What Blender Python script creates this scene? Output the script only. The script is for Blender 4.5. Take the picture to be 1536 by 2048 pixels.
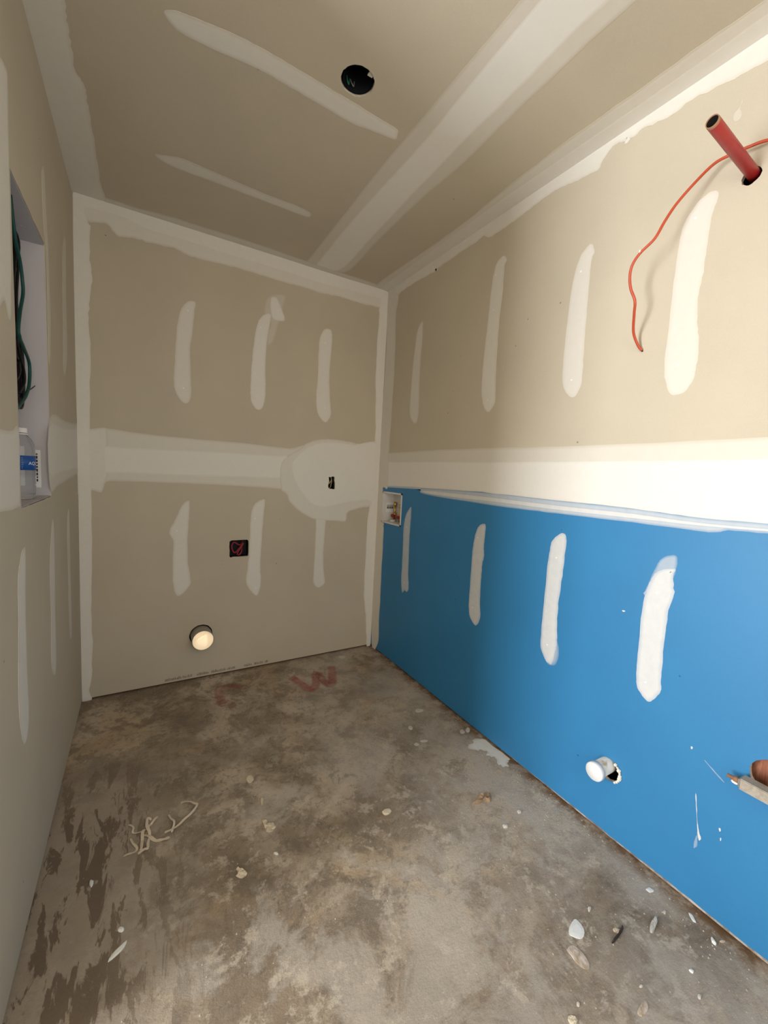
import bpy, bmesh, math, random
from mathutils import Vector, Matrix, noise as mnoise
from mathutils.geometry import tessellate_polygon

for o in list(bpy.data.objects):
    bpy.data.objects.remove(o, do_unlink=True)
scene = bpy.context.scene
COL = scene.collection
R_ = random.Random(7)

# ------------------------------------------------------------------ camera, world, light, exposure
W, H = 1.68, 2.44                      # room width (x) and ceiling height (z); back wall at y = 0
cam_d = bpy.data.cameras.new('camera')
cam = bpy.data.objects.new('camera', cam_d)
COL.objects.link(cam)
cam_d.sensor_fit = 'HORIZONTAL'
cam_d.sensor_width = 36.0
cam_d.lens = 36.0 * 817.53 / 1536.0
cam_d.clip_start = 0.02
_r = Vector((0.86005183, -0.50750468, 0.05243898))
_u = Vector((0.00454628, 0.11039884, 0.99387697))
_f = Vector((0.51018642, 0.8545473, -0.09725598))
cam.matrix_world = Matrix(((_r.x, _u.x, -_f.x, 0.26530), (_r.y, _u.y, -_f.y, -2.46297), (_r.z, _u.z, -_f.z, 1.24834), (0, 0, 0, 1)))
scene.camera = cam

world = bpy.data.worlds.new('world')
scene.world = world
world.use_nodes = True
world.node_tree.nodes['Background'].inputs[0].default_value = (0.75, 0.87, 1.0, 1)
world.node_tree.nodes['Background'].inputs[1].default_value = 1.0

def area_light(name, loc, rot, sx, sy, power, color):
    d = bpy.data.lights.new(name, 'AREA')
    d.shape = 'RECTANGLE'; d.size = sx; d.size_y = sy; d.energy = power; d.color = color
    o = bpy.data.objects.new(name, d); COL.objects.link(o)
    o.location = loc; o.rotation_euler = rot
    return o
# daylight through the glazed door of the next room (left of the camera, outside the frame)
area_light('door_daylight', (-2.66, -1.83, 1.12), (0, -math.pi/2, 0), 2.1, .86, 155, (0.965, 0.985, 1.0))
# added warm fill behind the camera, lifts the dim walls; no known source
area_light('fill_light', (0.62, -3.375, 1.45), (math.pi/2, 0, 0), 0.9, 1.1, 13.5, (1.0, 0.90, 0.77))

scene.view_settings.view_transform = 'Standard'
scene.view_settings.look = 'None'
scene.view_settings.exposure = 0.0
scene.view_settings.gamma = 1.0
scene.view_settings.use_curve_mapping = False

# ------------------------------------------------------------------ measured outlines (metres on each surface)
PATCHES = [
  ('mud_stripe','B',1,0.85,0.6,[(0.4789,2.079),(0.5142,2.0831),(0.5083,2.0239),(0.5014,1.9298),(0.4907,1.8478),(0.4932,1.7276),(0.497,1.6197),(0.4878,1.5707),(0.469,1.556),(0.4441,1.5718),(0.4224,1.6091),(0.4132,1.6612),(0.419,1.7681),(0.423,1.8805),(0.4324,1.9737),(0.4485,2.0359)]),
  ('mud_stripe','B',1,0.95,0.8,[(0.8756,2.1059),(0.9088,2.1136),(0.9062,2.0663),(0.8952,1.9989),(0.8873,1.9248),(0.8853,1.7929),(0.8896,1.6755),(0.8801,1.5999),(0.8584,1.5689),(0.8285,1.5823),(0.8071,1.6273),(0.8043,1.6925),(0.809,1.8163),(0.8176,1.9256),(0.8267,2.0059),(0.8435,2.0665)]),
  ('mud_smear','B',0,0.35,0.2,[(0.8916,2.206),(0.9849,2.2404),(0.9828,2.1782),(0.9482,2.0465),(0.924,1.9611),(0.8906,1.9436),(0.8926,2.0128),(0.9099,2.0671),(0.8718,2.1086)]),
  ('mud_smear','B',2,0.95,0.6,[(0.9065,2.2026),(0.9399,2.2146),(0.9678,2.1673),(0.9909,2.1144),(0.9814,2.094),(0.9243,2.092),(0.9081,2.1386)]),
  ('mud_stripe','B',1,0.9,0.7,[(1.2392,2.1003),(1.2822,2.1072),(1.2934,2.0508),(1.2876,1.9393),(1.2849,1.7958),(1.2978,1.6608),(1.3027,1.5883),(1.2735,1.5428),(1.2376,1.5608),(1.2097,1.6097),(1.2017,1.704),(1.2077,1.8153),(1.2073,1.9559),(1.2124,2.0421)]),
  ('mud_stripe','B',1,0.85,0.55,[(0.4747,1.0316),(0.4928,1.0246),(0.4894,0.9346),(0.4835,0.8187),(0.4862,0.6867),(0.4998,0.5966),(0.4915,0.5527),(0.4381,0.5063),(0.4123,0.5753),(0.4108,0.7209),(0.4118,0.8144),(0.3961,0.8507),(0.3992,0.8862),(0.4242,0.9355),(0.4493,0.9994)]),
  ('mud_stripe','B',1,0.85,0.6,[(0.8553,1.031),(0.8931,1.0485),(0.9014,1.0235),(0.8926,0.9055),(0.8876,0.7867),(0.8829,0.6509),(0.8894,0.5372),(0.8638,0.4601),(0.8048,0.5372),(0.8082,0.6325),(0.8162,0.7268),(0.8174,0.8524),(0.8228,0.9612),(0.8368,1.0076)]),
  ('mud_stripe','B',1,0.75,0.6,[(1.2352,0.9499),(1.2935,0.9494),(1.2942,0.8209),(1.2901,0.7001),(1.2978,0.5774),(1.3075,0.4974),(1.2628,0.4709),(1.2298,0.5048),(1.2262,0.6004),(1.2306,0.7206),(1.2305,0.84)]),
  ('switch_patch','B',2,0.75,0.55,[(1.101,1.3579),(1.1486,1.3979),(1.22,1.4273),(1.3116,1.4388),(1.4193,1.436),(1.545,1.4239),(1.6692,1.428),(1.6777,1.0554),(1.5419,0.9962),(1.4543,0.9676),(1.4384,0.9079),(1.3583,0.912),(1.2397,0.9193),(1.1475,0.9584),(1.0633,1.0223),(1.0294,1.0848),(0.9968,1.1203),(0.9925,1.2739)]),
  ('switch_patch','B',3,1.0,0.75,[(1.1018,1.3321),(1.1602,1.3831),(1.2432,1.415),(1.3475,1.4257),(1.4818,1.4217),(1.6696,1.4223),(1.6773,1.0613),(1.5847,1.0486),(1.4389,1.0273),(1.289,0.9988),(1.2016,1.0177),(1.1321,1.0814),(1.0746,1.1746),(1.0557,1.2672)]),
  ('joint_tape','B',0,0.7,0.5,[(0.0046,1.3848),(0.0534,1.3784),(0.1163,1.3899),(0.2964,1.3782),(0.517,1.3732),(0.7625,1.3721),(1.0377,1.3614),(1.1568,1.3703),(1.1663,1.1073),(1.0454,1.1094),(0.767,1.1229),(0.5187,1.1297),(0.2746,1.132),(0.1394,1.1314),(0.1004,1.1185),(-0.0002,1.0926)]),
  ('joint_tape','B',1,1.0,0.75,[(0.0338,1.3018),(0.1154,1.3059),(0.2273,1.3036),(0.5965,1.3114),(0.9438,1.3128),(1.1384,1.3159),(1.1433,1.1753),(0.9949,1.1747),(0.6805,1.172),(0.3099,1.1723),(0.1595,1.1714),(0.0318,1.1696)]),
  ('joint_tape','B',1,0.85,0.5,[(0.0046,1.3811),(0.0534,1.3807),(0.1132,1.3918),(0.1237,1.3586),(0.1212,1.251),(0.1236,1.1737),(0.11,1.1188),(0.0934,1.0755),(0.0554,1.0824),(-0.0007,1.0622)]),
  ('corner_tape','B',3,0.95,0.85,[(0.0043,2.4335),(0.0392,2.4335),(0.0591,2.328),(0.0673,2.3111),(0.0621,2.2502),(0.0633,2.1622),(0.07,2.0905),(0.0608,1.9823),(0.0535,1.8785),(0.0594,1.7535),(0.0548,1.5662),(0.0505,1.3998),(0.0533,1.0353),(0.0518,0.7848),(0.0462,0.5289),(0.0467,0.2663),(0.0403,0.107),(0.0291,0.0557),(0.0409,0.004),(0.0155,-0.0167),(-0.0074,-0.0189),(0.0016,1.0348)]),
  ('corner_tape','B',2,0.8,0.4,[(0.0079,2.4327),(0.115,2.4436),(0.2656,2.441),(0.6563,2.442),(1.0725,2.4381),(1.3979,2.437),(1.6733,2.4346),(1.6765,2.3209),(1.6208,2.3203),(1.4535,2.3138),(1.3381,2.3183),(1.2318,2.309),(1.0767,2.3117),(0.9779,2.3076),(0.8438,2.3118),(0.7357,2.3131),(0.6078,2.3072),(0.4894,2.3047),(0.4133,2.3205),(0.3074,2.3138),(0.2316,2.313),(0.1825,2.3019),(0.1586,2.3122),(0.1294,2.3428),(0.0944,2.3355),(0.0619,2.329),(0.0282,2.3263)]),
  ('corner_tape','B',3,0.95,0.5,[(0.0079,2.4327),(0.115,2.4436),(0.2656,2.441),(0.6563,2.442),(1.0725,2.4381),(1.3979,2.437),(1.6733,2.4346),(1.6726,2.3837),(1.5634,2.3689),(1.4015,2.3644),(1.2007,2.356),(1.0147,2.3619),(0.7881,2.3622),(0.6321,2.3624),(0.4867,2.3675),(0.3729,2.3651),(0.2863,2.3675),(0.2035,2.3856),(0.1046,2.3852),(0.0291,2.3805)]),
  ('corner_tape','B',4,0.95,0.8,[(1.6733,2.4346),(1.6802,2.3856),(1.6883,2.1304),(1.6867,1.9011),(1.6797,1.4281),(1.6783,0.8413),(1.6886,0.0205),(1.6574,-0.0076),(1.6483,0.0089),(1.6341,0.1961),(1.608,0.3814),(1.6054,0.6498),(1.6061,0.9235),(1.6264,1.0518),(1.6344,1.2582),(1.6364,1.4281),(1.623,1.7269),(1.6118,1.9862),(1.6177,2.2118),(1.6185,2.3261),(1.6291,2.4043)]),
  ('mud_stripe','C',1,0.9,0.6,[(0.3224,-1.0827),(0.3556,-1.1063),(0.4081,-1.1157),(0.4762,-1.128),(0.5643,-1.1341),(0.667,-1.1328),(0.7557,-1.13),(0.8852,-1.1258),(0.9779,-1.1216),(1.0343,-1.1198),(1.0545,-1.0962),(1.0499,-1.0765),(0.974,-1.0646),(0.888,-1.0513),(0.7849,-1.0577),(0.6783,-1.0631),(0.5759,-1.0649),(0.4736,-1.0549),(0.4013,-1.0492),(0.3548,-1.0528)]),
  ('mud_stripe','C',1,0.75,0.5,[(0.3159,-0.4768),(0.3465,-0.4981),(0.4093,-0.5189),(0.4895,-0.5157),(0.5966,-0.5084),(0.7518,-0.5),(0.875,-0.5042),(0.9492,-0.4928),(0.9626,-0.4688),(0.9461,-0.4518),(0.8321,-0.4498),(0.7004,-0.4488),(0.5699,-0.4493),(0.4627,-0.447),(0.3681,-0.4491)]),
  ('joint_tape','C',0,0.5,0.35,[(1.0957,-0.0374),(1.0961,-0.0863),(1.0891,-0.517),(1.0809,-0.9067),(1.0814,-1.095),(1.0844,-1.2754),(1.088,-1.5687),(1.0877,-1.6215),(1.091,-1.7306),(1.3319,-1.8884),(1.324,-1.7739),(1.3188,-1.6599),(1.3219,-1.5345),(1.3241,-1.326),(1.3322,-1.1176),(1.322,-0.908),(1.3264,-0.4856),(1.3322,-0.0591)]),
  ('joint_tape','C',1,1.0,0.6,[(1.1533,-0.0155),(1.1522,-0.0725),(1.1378,-0.554),(1.141,-0.9117),(1.1428,-1.1506),(1.1347,-1.3096),(1.1247,-1.646),(1.1191,-1.749),(1.2676,-1.8463),(1.2704,-1.7423),(1.2662,-1.6727),(1.2679,-1.5399),(1.27,-1.3776),(1.2655,-1.2282),(1.2734,-0.9942),(1.2748,-0.8746),(1.2902,-0.4816),(1.2969,-0.071)]),
  ('corner_tape','C',2,0.6,0.3,[(1.6797,0.0112),(1.6789,-1.2548),(1.6799,-1.5663),(1.6787,-1.9214),(1.6787,-2.0172),(1.5848,-2.0381),(1.5776,-1.9415),(1.5704,-1.8263),(1.5665,-1.6278),(1.5597,-1.3979),(1.5661,-1.1146),(1.58,-0.8467),(1.5797,-0.5902),(1.5678,-0.0572)]),
  ('corner_tape','C',3,0.8,0.5,[(1.6797,0.0112),(1.6789,-1.2548),(1.6799,-1.5663),(1.6787,-1.9214),(1.6787,-2.0172),(1.61,-2.0325),(1.6106,-1.9412),(1.6132,-1.776),(1.6093,-1.5776),(1.6032,-1.3126),(1.5958,-1.0669),(1.5999,-0.7292),(1.6023,-0.2628),(1.6095,-0.0363)]),
  ('corner_tape','C',3,0.8,0.6,[(0.0048,0.0121),(-0.0022,-0.0272),(-0.0039,-0.2856),(-0.0059,-0.5325),(0.0002,-0.7786),(-0.0001,-0.9026),(-0.0013,-1.0148),(0.1011,-1.0819),(0.0969,-0.9667),(0.0965,-0.8939),(0.0948,-0.8417),(0.0937,-0.7379),(0.107,-0.7076),(0.1134,-0.6936),(0.1138,-0.6274),(0.1159,-0.5488),(0.1175,-0.3544),(0.1173,-0.1686),(0.1195,-0.0104),(0.0279,0.0206)]),
  ('corner_tape','C',2,0.6,0.35,[(0.0068,0.0107),(0.1154,-0.0075),(0.2656,-0.002),(0.6556,-0.0041),(1.0738,0.0039),(1.4007,0.0061),(1.6797,0.0112),(1.5644,-0.0372),(1.4817,-0.0428),(1.3761,-0.0449),(1.1149,-0.0517),(0.9084,-0.0591),(0.7214,-0.0608),(0.5271,-0.0564),(0.3749,-0.0518),(0.233,-0.034),(0.1192,-0.0357)]),
  ('mud_stripe','R',1,0.7,0.6,[(-0.4096,2.1337),(-0.4231,2.1139),(-0.4262,2.0164),(-0.4176,1.9207),(-0.4204,1.797),(-0.4306,1.6298),(-0.4228,1.5636),(-0.3977,1.547),(-0.3614,1.5728),(-0.3377,1.6222),(-0.336,1.7424),(-0.3433,1.8938),(-0.3576,2.0161),(-0.368,2.0878)]),
  ('mud_stripe','R',1,0.85,0.75,[(-1.0348,2.2468),(-1.0502,2.2224),(-1.0396,2.202),(-1.041,2.1089),(-1.0324,1.9866),(-1.0327,1.8596),(-1.0358,1.7304),(-1.0457,1.6122),(-1.0316,1.5745),(-1.0031,1.5562),(-0.9741,1.5873),(-0.9536,1.6438),(-0.9476,1.7459),(-0.9527,1.8781),(-0.9611,2.0201),(-0.9679,2.1468),(-0.9811,2.2182),(-1.005,2.2433)]),
  ('mud_stripe','R',1,0.7,0.75,[(-1.465,2.114),(-1.4823,2.0812),(-1.4736,2.0601),(-1.4722,1.996),(-1.4735,1.8799),(-1.476,1.7671),(-1.4797,1.6631),(-1.4796,1.6111),(-1.4627,1.5767),(-1.4424,1.5697),(-1.4151,1.5938),(-1.3981,1.6344),(-1.3931,1.7222),(-1.3948,1.8398),(-1.3991,1.9704),(-1.4117,2.0488),(-1.4329,2.0965)]),
  ('mud_stripe','R',1,0.7,0.75,[(-1.8235,2.0985),(-1.8489,2.0952),(-1.8528,2.0695),(-1.8432,2.0344),(-1.8406,1.9589),(-1.8385,1.8779),(-1.8334,1.8048),(-1.8386,1.7401),(-1.8486,1.6826),(-1.8514,1.6226),(-1.846,1.5679),(-1.8296,1.5399),(-1.8066,1.5306),(-1.7847,1.5416),(-1.7668,1.5897),(-1.7603,1.6498),(-1.7623,1.748),(-1.7611,1.8543),(-1.7631,1.9664),(-1.7711,2.0396),(-1.7976,2.0811)]),
  ('mud_smear','R',1,0.3,0.2,[(-1.8819,2.3093),(-1.8849,2.3014),(-1.8811,2.2909),(-1.8853,2.2649),(-1.8744,2.2587),(-1.8654,2.2679),(-1.8658,2.2845),(-1.8764,2.294)]),
  ('joint_tape','R',0,0.6,0.5,[(0.0017,1.3746),(-0.1157,1.3765),(-0.5727,1.3847),(-0.9768,1.387),(-1.3993,1.3844),(-1.6224,1.3855),(-1.8401,1.388),(-2.0362,1.392),(-2.1566,1.3948),(-2.182,1.1649),(-2.061,1.1666),(-1.8977,1.1633),(-1.7144,1.1708),(-1.4221,1.1727),(-0.9992,1.1767),(-0.1386,1.1562),(-0.0215,1.1496)]),
  ('joint_film','R',0,0.6,0.5,[(-0.1386,1.1562),(-0.9992,1.1767),(-1.4221,1.1727),(-1.7144,1.1708),(-1.8977,1.1633),(-2.061,1.1666),(-2.182,1.1649),(-2.1846,1.141),(-2.0639,1.1402),(-1.98,1.1363),(-1.9335,1.1249),(-1.7195,1.1245),(-1.4277,1.121),(-1.1656,1.1197),(-0.551,1.1313),(-0.4718,1.163),(-0.1386,1.1562),(-0.0215,1.1496)]),
  ('joint_tape','R',1,1.0,0.85,[(-0.0042,1.3175),(-0.1218,1.3181),(-1.1438,1.3234),(-1.6971,1.3305),(-2.0422,1.338),(-2.1626,1.3406),(-2.182,1.1649),(-2.061,1.1666),(-1.8977,1.1633),(-1.7144,1.1708),(-1.4221,1.1727),(-0.9992,1.1767),(-0.5952,1.1705),(-0.1386,1.1562),(-0.0215,1.1496)]),
  ('joint_film','R',1,0.85,0.4,[(-0.5484,1.156),(-1.0011,1.1584),(-1.424,1.1548),(-1.7161,1.1556),(-1.8991,1.1507),(-2.0623,1.1547),(-2.1829,1.1559),(-2.1844,1.1422),(-2.0635,1.1435),(-1.9321,1.138),(-1.7183,1.1354),(-1.4264,1.1329),(-1.164,1.1344),(-0.8177,1.1338),(-0.5627,1.1365)]),
  ('corner_tape','R',2,0.8,0.6,[(0.005,2.438),(-0.1421,2.4403),(-1.2539,2.4409),(-1.5663,2.44),(-1.921,2.441),(-2.0168,2.4411),(-2.0265,2.3526),(-1.9288,2.3694),(-1.857,2.3798),(-1.7533,2.3953),(-1.6878,2.389),(-1.6193,2.4069),(-1.5884,2.4006),(-1.5703,2.4026),(-1.5666,2.3909),(-1.5554,2.4025),(-1.5199,2.4147),(-1.4948,2.4006),(-1.4783,2.384),(-1.4635,2.3659),(-1.386,2.3746),(-1.3168,2.3851),(-1.2594,2.3893),(-1.1614,2.3828),(-1.0619,2.3714),(-0.9941,2.3706),(-0.9348,2.3685),(-0.8894,2.3951),(-0.8357,2.3865),(-0.7925,2.3908),(-0.6747,2.3884),(-0.5407,2.3822),(-0.5282,2.3738),(-0.3807,2.3818),(-0.2053,2.3855),(-0.1252,2.3762),(-0.0269,2.3769)]),
  ('corner_tape','R',3,0.7,0.6,[(0.005,2.438),(-0.1307,2.3805),(-0.1136,2.2568),(-0.1244,2.0362),(-0.1265,1.7191),(-0.1158,1.3952),(-0.1276,1.1569),(-0.0697,1.1435),(-0.0666,1.1093),(-0.0879,0.9026),(-0.0945,0.9035),(-0.1016,0.7704),(-0.101,0.579),(-0.103,0.3928),(-0.1029,0.2253),(-0.1028,0.0557),(-0.0146,0.0316),(0.0029,0.8409),(0.0004,1.4281),(-0.0146,2.0605)]),
  ('mud_stripe','R',1,0.62,0.6,[(-0.398,1.0358),(-0.4144,1.0414),(-0.4186,0.974),(-0.4154,0.8689),(-0.4195,0.7479),(-0.4264,0.6267),(-0.4375,0.5475),(-0.4193,0.5134),(-0.3967,0.5195),(-0.3689,0.4991),(-0.3514,0.5661),(-0.3497,0.6835),(-0.3464,0.8163),(-0.3436,0.9152),(-0.3622,0.9914)]),
  ('mud_stripe','R',1,0.74,0.7,[(-1.0106,1.0175),(-1.0406,1.0255),(-1.0491,1.0028),(-1.0455,0.939),(-1.0464,0.9138),(-1.0521,0.8768),(-1.0501,0.8541),(-1.0439,0.8304),(-1.0439,0.7467),(-1.0479,0.6505),(-1.058,0.5885),(-1.0517,0.5471),(-1.0319,0.5189),(-1.0074,0.5316),(-0.9839,0.5571),(-0.9722,0.614),(-0.9725,0.7281),(-0.9707,0.8602),(-0.976,0.9334),(-0.9909,0.9909)]),
  ('mud_stripe','R',1,0.8,0.7,[(-1.4517,1.0441),(-1.4746,1.0451),(-1.4818,1.0157),(-1.4805,0.9642),(-1.4774,0.8598),(-1.4725,0.769),(-1.4767,0.6748),(-1.4823,0.6234),(-1.4827,0.5644),(-1.4696,0.518),(-1.4514,0.5154),(-1.438,0.5233),(-1.4152,0.5581),(-1.4083,0.6111),(-1.4061,0.732),(-1.407,0.8414),(-1.4103,0.9552),(-1.4196,1.01)]),
  ('mud_smear','R',0,0.4,0.3,[(-1.4766,0.648),(-1.4902,0.6051),(-1.4974,0.5707),(-1.4878,0.5278),(-1.4644,0.5091),(-1.4383,0.5207),(-1.4104,0.5617),(-1.4064,0.6104),(-1.4418,0.6621)]),
  ('mud_smear','R',0,0.45,0.4,[(-1.8304,1.0323),(-1.8606,1.0385),(-1.8643,0.999),(-1.8595,0.9709),(-1.8415,0.931),(-1.7939,0.9015),(-1.7815,0.8938),(-1.7873,0.9282),(-1.8011,0.9722),(-1.8115,1.0105)]),
  ('mud_stripe','R',1,0.8,0.72,[(-1.8412,0.9975),(-1.8616,0.9984),(-1.8591,0.9747),(-1.8628,0.9408),(-1.8678,0.9266),(-1.864,0.8983),(-1.8565,0.8567),(-1.8556,0.8009),(-1.8564,0.7291),(-1.8597,0.6498),(-1.8631,0.6025),(-1.8515,0.576),(-1.8354,0.555),(-1.8222,0.5544),(-1.7943,0.5803),(-1.7867,0.615),(-1.7836,0.6901),(-1.7808,0.7941),(-1.7828,0.8818),(-1.7909,0.9292),(-1.8019,0.9644),(-1.8177,0.9862)]),
  ('mud_drip','R',0,0.8,0.5,[(-1.9859,0.3445),(-1.9898,0.3384),(-1.9995,0.273),(-2.0076,0.2386),(-2.0143,0.2237),(-2.0097,0.2129),(-2.0041,0.231),(-1.9934,0.2955)]),
  ('mud_drip','R',0,0.3,0.3,[(-2.0015,0.2219),(-2.0055,0.2184),(-2.0061,0.196),(-2.0016,0.1804),(-1.9982,0.1844)]),
  ('mud_drip','R',0,0.35,0.3,[(-1.9965,0.4579),(-1.9999,0.4588),(-2.0201,0.4453),(-2.0455,0.4285),(-2.0444,0.4264),(-2.0184,0.4424)]),
  ('mud_drip','R',0,0.8,0.6,[(-1.9595,0.4781),(-1.9638,0.4799),(-1.9649,0.4761),(-1.9618,0.4714)]),
  ('mud_drip','R',0,0.8,0.6,[(-2.0503,0.2872),(-2.0541,0.2891),(-2.055,0.281),(-2.0518,0.2796)]),
  ('mud_drip','R',0,0.8,0.6,[(-2.0557,0.2618),(-2.0589,0.2636),(-2.0591,0.2551),(-2.0566,0.2537)]),
  ('mud_drip','R',0,0.8,0.6,[(-1.7178,0.8202),(-1.7263,0.8221),(-1.7278,0.8192),(-1.7211,0.8161)]),
  ('mud_stripe','L',1,0.8,0.6,[(-1.0802,0.9993),(-1.0677,0.9832),(-1.0859,0.8491),(-1.0923,0.6631),(-1.0895,0.5407),(-1.1309,0.4904),(-1.1696,0.5357),(-1.1844,0.6396),(-1.159,0.8282),(-1.1497,0.9348),(-1.1081,0.9913)]),
  ('mud_stripe','L',1,0.75,0.5,[(-0.674,1.0243),(-0.6537,0.9854),(-0.658,0.8394),(-0.6729,0.6884),(-0.6751,0.5315),(-0.7098,0.4775),(-0.7632,0.5513),(-0.7464,0.7129),(-0.7438,0.8598),(-0.7099,0.9703)]),
  ('mud_stripe','L',1,0.6,0.4,[(-0.3039,1.021),(-0.2927,0.9019),(-0.2952,0.7529),(-0.2935,0.5621),(-0.3084,0.4633),(-0.3539,0.4921),(-0.358,0.6577),(-0.3589,0.8407),(-0.3537,0.9692)]),
  ('joint_tape','L',0,0.6,0.4,[(0.1138,1.4274),(0.0163,1.4005),(-0.3484,1.3861),(-0.6767,1.3703),(-0.7062,1.1374),(-0.5261,1.1361),(-0.09,1.1591),(0.0946,1.1781)]),
  ('joint_tape','L',1,0.85,0.6,[(0.1099,1.4024),(0.0137,1.3838),(-0.3523,1.3598),(-0.6801,1.3467),(-0.7003,1.1792),(-0.4983,1.1763),(-0.0858,1.1868),(0.0985,1.2031)]),
  ('joint_tape','L',1,0.75,0.55,[(-1.0948,1.3026),(-1.1733,1.2981),(-1.4389,1.2773),(-1.4582,1.128),(-1.2768,1.1178),(-1.1981,1.1126),(-1.1251,1.1135),(-1.1071,1.1232)]),
  ('mud_stripe','L',1,0.8,0.5,[(-1.2056,2.0375),(-1.0963,2.1301),(-1.0922,2.0672),(-1.0987,1.955),(-1.1038,1.82),(-1.1168,1.6569),(-1.1386,1.5591),(-1.1839,1.5899),(-1.2663,1.5736)]),
  ('mud_stripe','L',1,0.5,0.35,[(-0.7024,2.1267),(-0.6605,2.1501),(-0.6386,2.0164),(-0.6257,1.9281),(-0.6217,1.8338),(-0.6131,1.7062),(-0.6417,1.5673),(-0.6676,1.5702),(-0.663,1.7241),(-0.6573,1.8838),(-0.6708,1.9279),(-0.6928,1.976)]),
  ('mud_stripe','L',1,0.5,0.35,[(-0.2933,2.1017),(-0.227,2.1225),(-0.2485,1.888),(-0.2516,1.6865),(-0.3062,1.5851),(-0.3565,1.5859),(-0.34,1.7826),(-0.3293,1.9382)]),
  ('mud_splat','F',0,0.9,0.7,[(1.5775,-1.156),(1.6008,-1.1445),(1.6286,-1.1346),(1.6703,-1.1503),(1.6751,-1.1764),(1.6737,-1.2082),(1.681,-1.2522),(1.6905,-1.2787),(1.6786,-1.3068),(1.6573,-1.3127),(1.6345,-1.3337),(1.62,-1.3304),(1.6143,-1.3156),(1.6021,-1.3135),(1.6084,-1.3005),(1.6281,-1.2815),(1.6183,-1.2556),(1.6021,-1.239),(1.6205,-1.2352),(1.6202,-1.2131),(1.5906,-1.1985),(1.5695,-1.1746)]),
]
SHREDS = [[(0.385,-0.9193),(0.3983,-0.9231),(0.4148,-0.9346),(0.4267,-0.9526),(0.4345,-0.9625),(0.4282,-0.9767),(0.411,-0.9962),(0.3893,-1.0097),(0.37,-1.0236),(0.3482,-1.0292),(0.3271,-1.0285)],[(0.3106,-0.9473),(0.2959,-0.9641),(0.2833,-0.9788),(0.2797,-0.9873)],[(0.289,-0.9525),(0.2838,-0.9458),(0.2784,-0.9498),(0.2763,-0.9804),(0.2829,-1.0043),(0.2835,-1.0246),(0.2789,-1.0489),(0.2778,-1.0741),(0.2705,-1.0726),(0.2608,-1.0733),(0.2512,-1.0762)],[(0.2728,-0.9863),(0.2642,-0.9972),(0.2625,-1.0283),(0.26,-1.0625),(0.2576,-1.0681)],[(0.2659,-1.008),(0.2826,-1.0241),(0.2941,-1.0424),(0.309,-1.0537),(0.3276,-1.0585),(0.3415,-1.0547)],[(0.2292,-1.0038),(0.2362,-1.029),(0.2478,-1.0538),(0.2399,-1.0658),(0.2225,-1.0657),(0.2115,-1.0644)],[(0.2229,-0.9397),(0.2369,-0.9626),(0.2347,-0.9818),(0.249,-0.9905),(0.2609,-0.9929),(0.2728,-0.9863)],[(0.3431,-0.9557),(0.3489,-0.9834),(0.357,-1.0011),(0.3561,-1.0164),(0.3477,-1.0379)]]
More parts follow.
